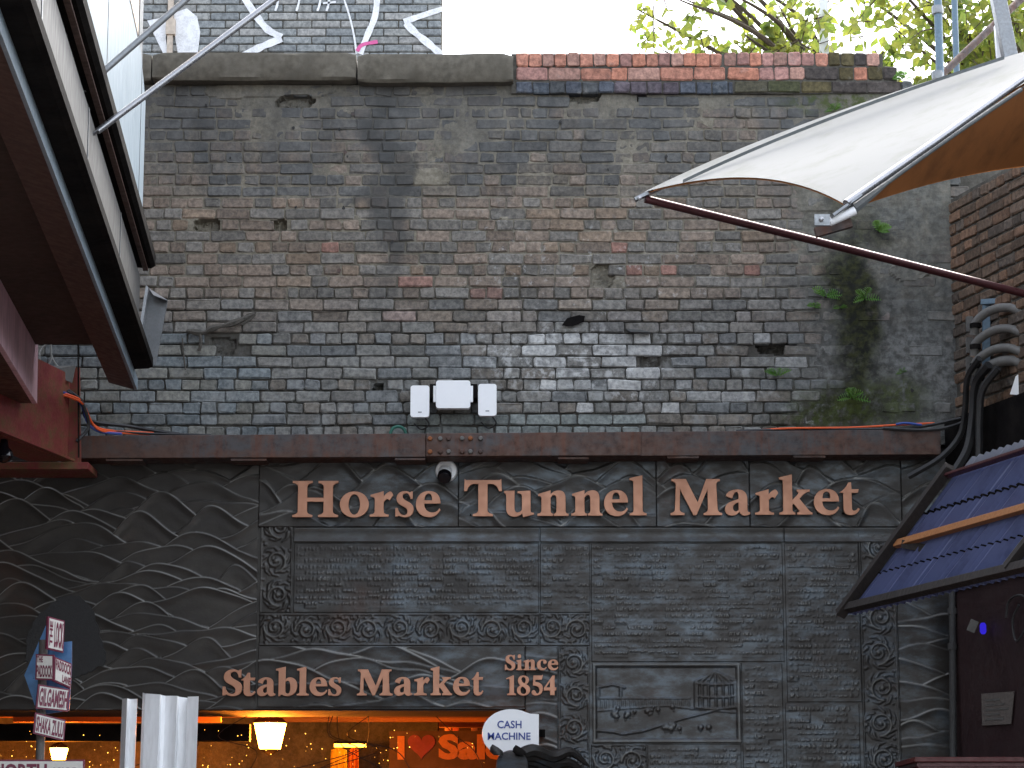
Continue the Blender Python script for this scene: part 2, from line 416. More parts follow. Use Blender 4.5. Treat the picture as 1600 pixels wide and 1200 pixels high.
# places where bricks are missing: (px0, py0, px1, py1, depth)
HOLES = [(433, 148, 490, 168, .07), (303, 343, 342, 361, .08), (421, 343, 448, 361, .08), (1180, 530, 1242, 553, .10), (890, 145, 938, 160, .06),
         (583, 600, 598, 618, .10), (925, 412, 958, 446, .045), (1000, 552, 1030, 576, .05), (327, 527, 366, 556, .05), (996, 146, 1010, 160, .06)]
holes = [(AT(a, d).x, AT(a, d).z, AT(c, b).x, AT(c, b).z, e) for a, b, c, d, e in HOLES]
SPOTS = [(540, 238, 9), (552, 178, 9), (458, 200, 7), (530, 202, 8), (1041, 245, 7), (613, 378, 6), (537, 325, 8), (462, 324, 6), (530, 422, 9), (875, 190, 7), (543, 245, 6), (1425, 610, 8), (360, 247, 6), (322, 164, 6), (952, 288, 6), (950, 265, 6)]
def col_for(x, z, r):
    px, py = PIX(x, 0, z)
    k = r.random(); lo = max(0.0, min(1.0, (py - 430) / 110.0)); v = r.uniform(.78, 1.3) * 1.72
    if py < 300: c = [(.085, .076, .064), (.07, .066, .06), (.097, .080, .066), (.062, .062, .060)][int(k * 4)]
    elif k < .045: c = (.128, .074, .060)
    elif k < .16: c = (.122, .095, .072)
    elif k < .55: c = (.106, .086, .070)
    else: c = (.087, .082, .074)
    low = [(.090, .091, .086), (.082, .087, .088), (.10, .099, .093), (.088, .081, .071)][int(r.random() * 4)]
    if px < 420 and py > 520: low = [(.080, .092, .097), (.088, .097, .099), (.092, .093, .084)][int(r.random() * 3)]
    c = [a * (1 - lo) + b * lo for a, b in zip(c, low)]
    if 620 < px < 1000 and py > 655: c = (.102, .114, .110)
    e_ = ((px - 910) / 150) ** 2 + ((py - 562) / 50) ** 2; e2 = ((px - 1020) / 240) ** 2 + ((py - 580) / 75) ** 2
    if r.random() < (.42 if e_ < 1 else .14 if e2 < 1 else 0): k2 = r.uniform(.55, 1.0); c = (.235 * k2, .24 * k2, .236 * k2)
    return tuple(a * v for a in c)
allb = []
for r in range(NC):
    z = Z_TOP - (r + .5) * PITCHZ + rng.gauss(0, .0012)
    stretch = (r % 2 == 1)
    if r in (20, 24): stretch = not stretch
    x = X_L - rng.uniform(0, .2); run = 0
    while x < X_CORNER + .02:
        big = stretch
        if rng.random() < .10: big = not big
        w = (.2315 if big else .1135) + rng.gauss(0, .005)
        if rng.random() < .04: w *= rng.uniform(.7, .9)
        cx = x + w / 2; jw = .006 + rng.random() * .004
        skip = False
        if cx > AT(803, 140).x and z > AT(803, 143).z: skip = True
        for hx0, hz0, hx1, hz1, _ in holes:
            if hx0 < cx < hx1 and hz0 < z < hz1: skip = True
        if not skip:
            px, py = PIX(cx, 0, z)
            v, f = brick_geo(w - jw, PITCHZ - .0072 - rng.random() * .003, .085, rng)
            out = rng.gauss(0, .0028)
            if py > 440: out += rng.gauss(0, .002)
            allb.append((v, f, col_for(cx, z, rng), Vector((cx, out, z)), rng.gauss(0, .007), (w - jw)))
        x += w
def vis(b):
    px, py = PIX(b[3].x, 0, b[3].z)
    return b[5] + (0 if (235 < px < 1490 and py < 668) and not (px > 1000 and py < 330 - (px - 1000) * .36 and py > 300 - (px - 1000) * .38) else -1)
order = sorted(range(len(allb)), key=lambda i: -vis(allb[i]))
keep = set(order[:300])
for i in sorted(keep):
    v, f, c, loc, tl, w = allb[i]
    brick_part('brick', v, f, c, M['brick'], wall, loc, 0, tl)
joined('brick_courses', [b[:5] for i, b in enumerate(allb) if i not in keep], M['brick'], wall, 'stuff')
# mortar bed: relief sheet behind and between the bricks, flush where the soot has filled the joints
def mortar_sheet():
    zt = Z_TOP; zb = Z_BEAM_T - .08; x0 = X_L - .1; x1 = X_CORNER
    nx = int((x1 - x0) / .014); nz = int((zt - zb) / .013)
    xs = np.linspace(x0, x1, nx); zs = np.linspace(zb, zt, nz)
    V = []; n_ = mnoise.noise
    for z in zs:
        for x in xs:
            px, py = PIX(x, 0, z)
            nn = n_(Vector((x * 2.1, 3.1, z * 2.1))) + .5 * n_(Vector((x * 6.3, 9.1, z * 6.3)))
            fine = n_(Vector((x * 31, 1.7, z * 31)))
            d = .0105 + .004 * fine
            s = (z - AT(0, 300).z) * .9 + nn * 1.0
            if py < 330: d -= max(0, min(1, s)) * .0115
            if px > 1230: d -= max(0, min(1, (px - 1230) / 90 + nn * .8)) * .0125
            if py > 440 and px < 1230: d += .012 * min(1, (py - 440) / 40)
            if n_(Vector((x * 1.7, 20, z * 3.3))) > .55: d -= .010
            for hx0, hz0, hx1, hz1, dd in holes:
                
                    ex = (2 * (x - hx0) / (hx1 - hx0) - 1); ez = (2 * (z - hz0) / (hz1 - hz0) - 1)
                    if abs(ex) < 1.5 and abs(ez) < 1.5 and (abs(ex) ** 3 + abs(ez) ** 3) < 1.0 + .7 * fine + .3 * nn: d = dd * (.8 + .5 * abs(fine))
            V.append((x, d, z))
    F = [[j * nx + i, j * nx + i + 1, (j + 1) * nx + i + 1, (j + 1) * nx + i] for j in range(nz - 1) for i in range(nx - 1)]
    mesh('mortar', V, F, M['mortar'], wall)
mortar_sheet()
b = MB(); b.box((X_L - .6, .12, Z_BEAM_T - .1), (X_CORNER + .4, .7, Z_TOP + .01)); b.build('wall_core', M['mortar_plain'], wall)
# small old fixing holes and iron stubs in the face
for (px, py, s) in SPOTS:
    c = AT(px, py, -.004); k = s / 8 * .012
    m = MB(); n = 7; ring = []
    for j in range(n):
        q = 2 * math.pi * j / n; rr = k * rng.uniform(.6, 1.3); ring.append(c + Vector((math.cos(q) * rr, 0, math.sin(q) * rr * 1.2)))
    m.prism(ring, (0, -.004, 0)); m.build('rust_spot' if s % 2 else 'fixing_hole', M['patch'] if s != 9 else M['rust'], wall)

# coping stones
def coping(px0, px1, pyt, pyb, seed):
    r = random.Random(seed); x0 = AT(px0, 100, -.1).x; x1 = AT(px1, 100, -.1).x; zt = AT(600, pyt, -.1).z; zb = AT(600, pyb, -.1).z
    n = max(6, int((x1 - x0) / .06)); V = []; F = []
    for i in range(n + 1):
        x = x0 + (x1 - x0) * i / n; q = lambda s: mnoise.noise(Vector((x * 3 + seed, s, 0))) * .008
        e = .012 if i in (0, n) else 0
        V += [(x, -.1 + q(1) + .008 + e, zb + q(2) + e), (x, -.108 + q(3) + e, zb + .02 + q(2)), (x, -.108 + q(4) + e, zt - .025 + q(5)), (x, -.095 + q(6) + e, zt + q(7) - e), (x, .62, zt + q(8)), (x, .62, zb)]
    for i in range(n):
        for k in range(6): F.append([i * 6 + k, (i + 1) * 6 + k, (i + 1) * 6 + (k + 1) % 6, i * 6 + (k + 1) % 6])
    F += [[0, 1, 2, 3, 4, 5], [n * 6 + k for k in (5, 4, 3, 2, 1, 0)]]
    MB().add(V, F).build('coping_stone', M['stone'], wall, smooth=True)
coping(150, 236, 83, 126, 2); coping(238, 556, 82, 125, 3); coping(559, 802, 84, 128, 5)

# red brick parapet patch over a blue brick course
par = thing('brick_parapet', 'repaired red brick coping on the wall top, right half, over a blue brick course', 'parapet', (AT(1100, 110).x, .2, AT(1100, 126).z))
def row(px0, px1, pyt, pyb, ws, Y, cols, gap=.0055, skipend=0):
    x = AT(px0, 100, Y).x; xe = AT(px1, 100, Y).x; zt = AT(1100, pyt, Y).z; zb = AT(1100, pyb, Y).z; i = 0
    while x < xe - .03:
        w = ws[i % len(ws)] * rng.uniform(.93, 1.07); w = min(w, xe - x)
        v, f = brick_geo(w - gap, zt - zb - gap, .3, rng, .8); c = rng.choice(cols); q = rng.uniform(.8, 1.2)
        px = PIX(x, 0, zt)[0]
        if px > 1250 and rng.random() < .5: c = rng.choice([(.10, .085, .045), (.12, .06, .04), (.075, .065, .06)])
        brick_part('brick', v, f, tuple(a * q for a in c), M['brick_plain'], par, (x + w / 2, Y + rng.gauss(0, .003), (zt + zb) / 2 + rng.gauss(0, .0015)), 0, rng.gauss(0, .008))
        x += w; i += 1
REDS = [(.42, .20, .145), (.40, .235, .19), (.36, .20, .175), (.46, .205, .14), (.33, .195, .16)]
row(806, 1128, 82, 104, [.088], -.035, REDS); row(1131, 1381, 81, 103, [.088], -.03, REDS)
row(806, 1134, 105, 126, [.225, .222, .225, .112], -.03, REDS); row(1137, 1402, 104, 125, [.225, .105, .1, .105], -.03, REDS)
row(806, 1145, 127, 146, [.112], -.034, [(.075, .085, .105), (.085, .10, .12), (.10, .085, .10), (.065, .07, .075)])
row(1147, 1425, 126, 145, [.225, .23], -.03, [(.11, .115, .115), (.09, .085, .06), (.07, .075, .04)])
m = MB()
for a_, b_, c_, d_ in ((799, 1130, 84, 146), (1130, 1379, 84, 146), (1379, 1400, 107, 146), (1400, 1424, 128, 146)):
    p0 = AT(a_, 100, -.01); p1 = AT(b_, 100, -.01); m.box((p0.x, -.02, AT(1100, d_, -.02).z), (p1.x, .55, AT(1100, c_, -.02).z))
m.build('mortar', M['mortar_plain'], par)

# ------------------------------------------------------------------ splayed side wall on the right
WD = Vector((math.sin(R(16.6)), -math.cos(R(16.6)), 0)); WN = Vector((-WD.y, WD.x, 0)) * -1   # WN points out of the wall towards the yard
WN = Vector((-math.cos(R(16.6)), -math.sin(R(16.6)), 0)); WROT = math.atan2(WD.y, WD.x)
CORN = Vector((X_CORNER, 0, 0))
side = thing('side_brick_wall', 'orange-brown brick side wall splaying towards the camera at the right edge', 'wall', CORN)
def SW(s, out, z): return CORN + WD * s + WN * out + Vector((0, 0, z))
z = AT(1500, 720).z; r = 0
while z < 6.02:
    s = -rng.uniform(0, .1)
    while s < 1.85:
        w = .2315 if (r % 2 or rng.random() < .2) else .1135
        v, f = brick_geo(w - .014, PITCHZ - .014, .08, rng); q = rng.uniform(.75, 1.3)
        c = rng.choice([(.145, .095, .065), (.12, .085, .062), (.17, .105, .07), (.10, .08, .065)])
        if s + w / 2 > .02:
            brick_part('brick', v, f, tuple(a * q for a in c), M['brick_plain'], side, SW(s + w / 2, .015, z), WROT, rng.gauss(0, .006))
        s += w
    z += PITCHZ; r += 1
m = MB(); m.prism([SW(-.02, 0, 0), SW(9, 0, 0), SW(9, -.5, 0), SW(-.02, -.5, 0)], (0, 0, 6.05)); m.build('wall_core', M['mortar_plain'], side)

# ------------------------------------------------------------------ rusty beam with its splice plate and bolts
beam = thing('steel_beam', 'long rusty riveted steel beam running across the foot of the brick wall', 'beam', AT(800, 700, -.2))
BY = -.25
def beam_seg(px0, px1, pyt0, pyt1, pyb0, pyb1, Y, name):
    a, b_, c, d = AT(px0, pyt0, Y), AT(px1, pyt1, Y), AT(px1, pyb1, Y), AT(px0, pyb0, Y)
    m = MB(); m.prism([a, b_, c, d], (0, .24 if name != 'splice_plate' else .02, 0)); return m.build(name, M['rust'], beam, bevel=.004)
beam_seg(112, 665, 681, 677, 716, 714, BY, 'web'); beam_seg(665.5, 1470, 677, 671, 714, 710, BY, 'web')
beam_seg(666, 1002, 677.5, 674.5, 713, 711.5, BY - .012, 'splice_plate')
for px0, px1, py in ((165, 222, 716.5), (360, 416, 716), (617, 664, 715), (872, 920, 713.5), (1043, 1092, 712), (1240, 1290, 711)):
    a = AT(px0, py, BY - .004); b_ = AT(px1, py + 3.2, BY - .004)
    m = MB(); m.box((a.x, BY + .01, b_.z), (b_.x, BY + .2, a.z)); m.build('flange_clip', M['rust'], beam)
for i, px in enumerate((672, 688, 701, 722, 735, 751)):
    for k, py in enumerate((685.5, 706)):
        c = AT(px, py + (px - 672) * -.006, BY - .0145)
        MB().lathe(c, (0, -1, 0), [(.016, -.002), (.016, .008), (.012, .014), (.004, .016)], 10).build('bolt', M['rust_orange'] if i == 0 or (i, k) == (4, 0) else (M['conduit'] if (i + k) % 2 else M['rust']), beam, smooth=True)

# ------------------------------------------------------------------ bronze relief panels
RES = .0058
class Canvas:
    def __init__(s, W, H):
        s.W, s.H = W, H; s.nx = max(4, int(W / RES)); s.nz = max(4, int(H / RES))
        dx_, dz_ = W / (s.nx - 3), H / (s.nz - 3); s.x, s.z = np.meshgrid((np.arange(s.nx) - 1) * dx_, (np.arange(s.nz) - 1) * dz_); s.h = np.zeros_like(s.x); s.w = np.zeros_like(s.x)
    def stamp(s, cx, cz, r, ht, base=0.0):
        i0, i1 = int(max(0, (cx - r) / s.W * (s.nx - 1))), int(min(s.nx, (cx + r) / s.W * (s.nx - 1) + 2))
        j0, j1 = int(max(0, (cz - r) / s.H * (s.nz - 1))), int(min(s.nz, (cz + r) / s.H * (s.nz - 1) + 2))
        if i1 <= i0 or j1 <= j0: return
        d = ((s.x[j0:j1, i0:i1] - cx) ** 2 + (s.z[j0:j1, i0:i1] - cz) ** 2) / (r * r)
        q = np.sqrt(np.clip(1 - d, 0, 1)) * ht + np.where(d < 1, base, 0)
        s.h[j0:j1, i0:i1] = np.maximum(s.h[j0:j1, i0:i1], q)
    def stroke(s, pts, r0, r1, ht):
        n = len(pts)
        for i in range(n - 1):
            a, b = pts[i], pts[i + 1]; L = math.hypot(b[0] - a[0], b[1] - a[1]); k = max(1, int(L / (RES * .7)))
            for q in range(k):
                t_ = q / k; u = (i + t_) / max(1, n - 1); r = r0 + (r1 - r0) * u
                s.stamp(a[0] + (b[0] - a[0]) * t_, a[1] + (b[1] - a[1]) * t_, r, ht * (.5 + .5 * r / max(r0, r1)))
    def rect(s, x0, z0, x1, z1, ht):
        q = (s.x >= x0) & (s.x <= x1) & (s.z >= z0) & (s.z <= z1); s.h[q] = np.maximum(s.h[q], ht)
    def build(s, name, x0, z0, Y, parent, border=True):
        X = s.x + x0; Zc = s.z + z0; Yc = Y - s.h
        if border:
            Yc[0, :] = Yc[-1, :] = Y + .012; Yc[:, 0] = Yc[:, -1] = Y + .012
            X[:, 0] = X[:, 1] - .0008; X[:, -1] = X[:, -2] + .0008; Zc[0, :] = Zc[1, :] - .0008; Zc[-1, :] = Zc[-2, :] + .0008
        V = np.stack([X, Yc, Zc], -1).reshape(-1, 3).astype(np.float32); nx, nz = s.nx, s.nz
        idx = np.arange(nx * nz).reshape(nz, nx)
        F = np.stack([idx[:-1, :-1], idx[:-1, 1:], idx[1:, 1:], idx[1:, :-1]], -1).reshape(-1, 4).astype(np.int32)
        me = bpy.data.meshes.new(name); me.vertices.add(len(V)); me.vertices.foreach_set('co', V.ravel())
        me.loops.add(F.size); me.loops.foreach_set('vertex_index', F.ravel())
        me.polygons.add(len(F)); me.polygons.foreach_set('loop_start', np.arange(0, F.size, 4, dtype=np.int32))
        me.polygons.foreach_set('use_smooth', np.ones(len(F), dtype=bool)); me.update(calc_edges=True)
        at = me.attributes.new('wear', 'FLOAT', 'POINT'); at.data.foreach_set('value', s.w.reshape(-1).astype(np.float32))
        me.materials.append(M['bronze']); o = bpy.data.objects.new(name, me); link(o, parent); return o
def dunes(c, seed, n, wid=(.22, .48), hgt=(.04, .12), dep=.014, lam=.05, flow=0.0, lw=.0048):
    r = np.random.RandomState(seed); x, z = c.x, c.z
    zc = np.linspace(c.H + .10, -.08, n) + r.uniform(-.03, .03, n); zc = np.sort(zc)[::-1]
    xs0 = r.uniform(-.1 * c.W, 1.1 * c.W, n)
    if n > 8:  # spread sideways evenly
        xs0 = ((np.arange(n) * .618 + r.uniform(0, .25, n)) % 1.0) * (c.W * 1.2) - .1 * c.W
    c.h[:] = dep * .35
    for i in range(n):
        w = r.uniform(*wid); hh = r.uniform(*hgt); sl = r.uniform(-.22, .22) + flow; ph = r.uniform(0, 6.28); asym = r.uniform(.6, 1.5)
        u = x[0] - xs0[i]; uu = np.where(u < 0, u / (w * asym), u / w)
        crest = zc[i] + hh * (np.exp(-uu ** 2 * 1.2) * 1.5 - .5) + sl * u * .4 + .014 * np.sin(u / .11 + ph) + .006 * np.sin(u / .05 + 2 * ph) - .10 * np.maximum(0, np.abs(uu) - 1.2) ** 1.3
        d = crest[None, :] - z
        inside = d > 0
        hb = dep * (np.exp(-d / lam) * .95 + .05) + .0015 * np.sin(d * 60 + ph) * np.exp(-d / .1)
        c.h = np.where(inside, np.where(d < .008, hb * np.clip(d / .008, .45, 1), hb), c.h)
        cr = np.exp(-((d - .004) / lw) ** 2) * (.62 + .38 * np.sin(u * 5 + ph))[None, :]
        c.w = np.where(inside, cr, np.maximum(c.w, cr * .8))
    return c
def letters_relief(c, seed, margin=.02, pitch=.040, ch=.0155, ht=.0042):
    r = random.Random(seed); z = c.H - margin - pitch * .6
    while z > margin:
        x = margin; L = c.W - margin * (1 if r.random() < .85 else r.uniform(2, 8))
        while x < L:
            wl = r.randint(2, 9)
            for k in range(wl):
                if x > L: break
                h_ = .022 * r.choice([.7, .7, 1, 1]); kind = r.random()
                c.rect(x, z, x + .006, z + h_, ht)
                if kind < .6: c.rect(x, z + h_ - .007, x + ch * .75, z + h_, ht)
                if kind > .3: c.rect(x + ch * .5, z, x + ch * .75, z + h_ * .6, ht * .8)
                x += ch
            x += ch * .8
        z -= pitch
    rs = np.random.RandomState(seed)
    k = rs.normal(0, 1, (c.nz // 6 + 2, c.nx // 14 + 2)); k = np.kron(k, np.ones((6, 14)))[:c.nz, :c.nx]
    c.h *= np.clip(.75 + .45 * k, .1, 1.4); c.h += .0007 * k; c.w = np.clip(c.h / ht - .75, 0, .3)
    return c
def scroll(c, seed, vertical):
    r = random.Random(seed); L = c.H if vertical else c.W; T = c.W if vertical else c.H; P = T * 1.02; n = max(1, round(L / P)); P = L / n
    def to(a, b): return (b, a) if vertical else (a, b)
    for i in range(n):
        ca = (i + .5) * P; cb = T * (.52 + .04 * (-1) ** i); R0 = T * .34; sg = (-1) ** i
        pts = []
        for k in range(34):
            q = k / 33; an = sg * (q * 2 * math.pi * 1.55) + math.pi; rr = R0 * (1 - .82 * q)
            pts.append(to(ca + math.cos(an) * rr, cb + math.sin(an) * rr))
        c.stroke(pts, .011, .007, .012); c.stamp(*to(ca, cb), .016, .018)
        for k in range(9):   # acanthus leaves off the outer turn
            an = k / 9 * 2 * math.pi + r.uniform(0, .4); a1 = an + sg * .8
            p0 = (ca + math.cos(an) * R0, cb + math.sin(an) * R0); p1 = (ca + math.cos(an + sg * .35) * R0 * 1.28, cb + math.sin(an + sg * .35) * R0 * 1.28); p2 = (ca + math.cos(a1) * R0 * 1.42, cb + math.sin(a1) * R0 * 1.42)
            c.stroke([to(*p0), to(*p1), to(*p2)], .012, .004, .010)
        for k in range(5):
            an = r.uniform(0, 6.28); c.stroke([to(ca + math.cos(an) * R0 * .35, cb + math.sin(an) * R0 * .35), to(ca + math.cos(an + .5) * R0 * .75, cb + math.sin(an + .5) * R0 * .75)], .008, .004, .008)
        for k in range(7):
            c.stamp(*to(ca + r.uniform(-.5, .5) * P, r.choice([.09, .14, .86, .91]) * T), r.uniform(.007, .013), .010)
    for b_ in (.02, .98):
        s_ = [to(0, T * b_), to(L, T * b_)]; c.stroke(s_, .007, .007, .010)
    c.h *= .8; c.w = np.clip(c.h / .0112 - .55, 0, .3); return c
XJ0 = AT(846, 1150, 0).x
relief = thing('bronze_relief', 'dark bronze relief wall of waves, scrolls and inscribed panels below the beam', 'relief', (0, 0, 0))
def rectpx(a, b_, c, d):
    p0 = AT(a, (b_ + d) / 2, 0); p1 = AT(c, (b_ + d) / 2, 0); return p0.x, AT((a + c) / 2, d, 0).z, p1.x - p0.x, AT((a + c) / 2, b_, 0).z - AT((a + c) / 2, d, 0).z
def panel(name, a, b_, c, d, fn, Y=0.0, **k):
    x0, z0, W, H = rectpx(a, b_, c, d); cv = Canvas(W, H); fn(cv, **k); return cv.build(name, x0, z0, Y, relief)
# wave panel on the left, with the bare patch where a piece has gone
RES = .0044
panel('wave_panel', -40, 720, 402, 1109, dunes, 0, seed=11, n=118, wid=(.17, .38), hgt=(.05, .15), dep=.011, lw=.0036)
RES = .0058
for i, (a, b_, n, s) in enumerate(((405, 716, 24, 21), (716.6, 1025, 22, 24), (1025.6, 1170.5, 13, 33), (1171.2, 1407.6, 17, 36), (1408.2, 1500, 8, 39))):
    panel('wave_panel', a, 718, b_, 823.5 if i < 4 else 826, dunes, -.012, seed=s, n=n, dep=.013, wid=(.16, .42), hgt=(.08, .20), flow=(-.2, .1, -.35, .05, 0)[i])
panel('wave_panel', 403, 1010, 820, 1105, dunes, -.006, seed=52, n=15, wid=(.22, .5), hgt=(.05, .11))
panel('wave_panel', 821, 1010, 871, 1200, dunes, -.004, seed=57, n=12, wid=(.16, .3), hgt=(.03, .06))
panel('wave_panel', 1404, 828, 1500, 1215, dunes, 0, seed=61, n=24, wid=(.18, .4), hgt=(.03, .09))
def plain(c, seed=1, lip=.014):
    r = np.random.RandomState(seed); q = np.clip(np.minimum(c.z, c.H - c.z) / .02, 0, 1); c.h[:] = lip * (1 - .6 * np.sin(np.clip(c.z / c.H, 0, 1) * math.pi)) ; c.w[:] = .12 * (c.z > c.H - .018) + .05; return c
for i, (a, b_) in enumerate(((459, 842.5), (844, 1224), (1225.5, 1403))): panel('moulding', a, 825, b_, 847, plain, 0, seed=i)
panel('scroll_border', 407, 797, 457, 957, scroll, 0, seed=3, vertical=True)
panel('scroll_border', 405, 959, 842, 1008.5, scroll, 0, seed=4, vertical=False)
panel('scroll_border', 843.5, 958, 921, 1008.5, scroll, 0, seed=5, vertical=False)
panel('scroll_border', 873, 1010, 921, 1215, scroll, 0, seed=6, vertical=True)
panel('scroll_border', 1346, 828, 1402, 1215, scroll, 0, seed=7, vertical=True)
panel('scroll_border', 924, 1163, 1010, 1215, scroll, 0, seed=8, vertical=False)
for i, (a, b_, c, d) in enumerate(((459, 849, 842, 957), (844, 849, 922, 957), (924, 849, 1224, 1034), (1160, 1036, 1224, 1215), (1228, 849, 1344, 1097), (1228, 1099, 1344, 1215), (1012, 1163, 1158.5, 1215))):
    panel('inscribed_panel', a, b_, c, d, letters_relief, 0, seed=70 + i)
def picture(c):
    r = random.Random(5); W, H = c.W, c.H
    def S(x, z): return x * W, z * H
    for pts in (((.0, .02), (1, .02)), ((.0, .98), (1, .98)), ((.01, 0), (.01, 1)), ((.985, 0), (.985, 1))): c.stroke([S(*q) for q in pts], .016, .016, .02)
    cx = .83; hw = .14   # round engine house with its cone roof and piers
    for k in range(9):
        a_ = -1 + 2 * k / 8; x = cx + hw * math.sin(a_ * 1.45); c.stroke([S(x, .44), S(x, .76)], .007, .007, .014)
    for zz in (.46, .60, .76): c.stroke([S(cx - hw * math.cos(q) , zz - .03 * math.sin(q)) for q in np.linspace(0, math.pi, 12)], .008, .008, .014)
    for k in range(9):
        a_ = -1 + 2 * k / 8; c.stroke([S(cx, .90), S(cx + hw * math.sin(a_ * 1.5), .77)], .005, .007, .010)
    c.stroke([S(.04, .56), S(.4, .555), S(.66, .555)], .006, .006, .008)
    for k in range(22): c.stroke([S(.06 + .028 * k, .46 - .02 * (k < 8)), S(.06 + .028 * k, .54)], .005, .005, .008)
    c.stroke([S(.02, .69), S(.14, .73), S(.22, .69)], .008, .008, .012); c.stroke([S(.04, .58), S(.04, .69)], .01, .01, .01); c.stroke([S(.19, .58), S(.19, .69)], .01, .01, .01)
    c.stroke([S(.02, .16), S(.14, .14), S(.2, .11), S(.34, .15), S(.6, .3), S(.96, .47)], .010, .006, .014)
    c.stroke([S(.02, .40), S(.5, .47), S(.62, .44), S(.96, .38)], .006, .006, .008)
    for k in range(24):
        x, z = r.choice([(.14, .34), (.26, .36), (.2, .38), (.45, .2), (.5, .18), (.56, .17), (.43, .42), (.55, .43), (.72, .2), (.78, .17), (.36, .4)])
        x += r.gauss(0, .025); z += r.gauss(0, .03)
        c.stamp(*S(x, z), r.uniform(.010, .022), .018); c.stroke([S(x, z), S(x + r.uniform(-.01, .02), z - .06)], .006, .004, .010)
    c.h *= .6; c.w = np.clip(c.h / .012 - .65, 0, .22)
panel('picture_panel', 926, 1036, 1158, 1161, picture, 0)
# bare patch with its broken edge, on the left wave panel
pt = [(62, 958), (92, 934), (122, 930), (143, 946), (152, 975), (163, 1010), (166, 1036), (140, 1050), (112, 1062), (62, 1060), (38, 1030), (45, 985)]
rp = random.Random(9); pt2 = []
for i in range(len(pt)):
    for k in range(6):
        a = Vector(pt[i]).lerp(Vector(pt[(i + 1) % len(pt)]), k / 6); pt2.append((a[0] + rp.gauss(0, 1.3), a[1] + rp.gauss(0, 1.3)))
pc = [AT(a, b_, -.0165) for a, b_ in pt2]
MB().prism(pc, (0, .03, 0)).build('bare_patch', M['patch'], relief)
_a = AT(-60, 716, 0); _b = AT(1500, 1105, 0)
_bp = MB().box((_a.x, .006, Z_OPEN + .012), (X_CORNER - .02, .03, _a.z)); _bp.box((XJ0 + .004, .006, .02), (X_CORNER - .02, .03, Z_OPEN + .011)); _bp.build('backing_plate', M['bronze'], relief)
# wall behind the relief, lintel and piers of the tunnel mouth
pier = MB(); XJ = AT(846, 1150, 0).x
pier.box((XJ, .035, 0), (X_CORNER + .3, .7, Z_OPEN)); pier.box((-9, .035, Z_OPEN), (X_CORNER + .3, .7, Z_BEAM_T - .1)); pier.box((-9, .035, 0), (AT(-140, 1150).x, .7, Z_OPEN))
pier.build('wall_pier', M['patch'], wall)

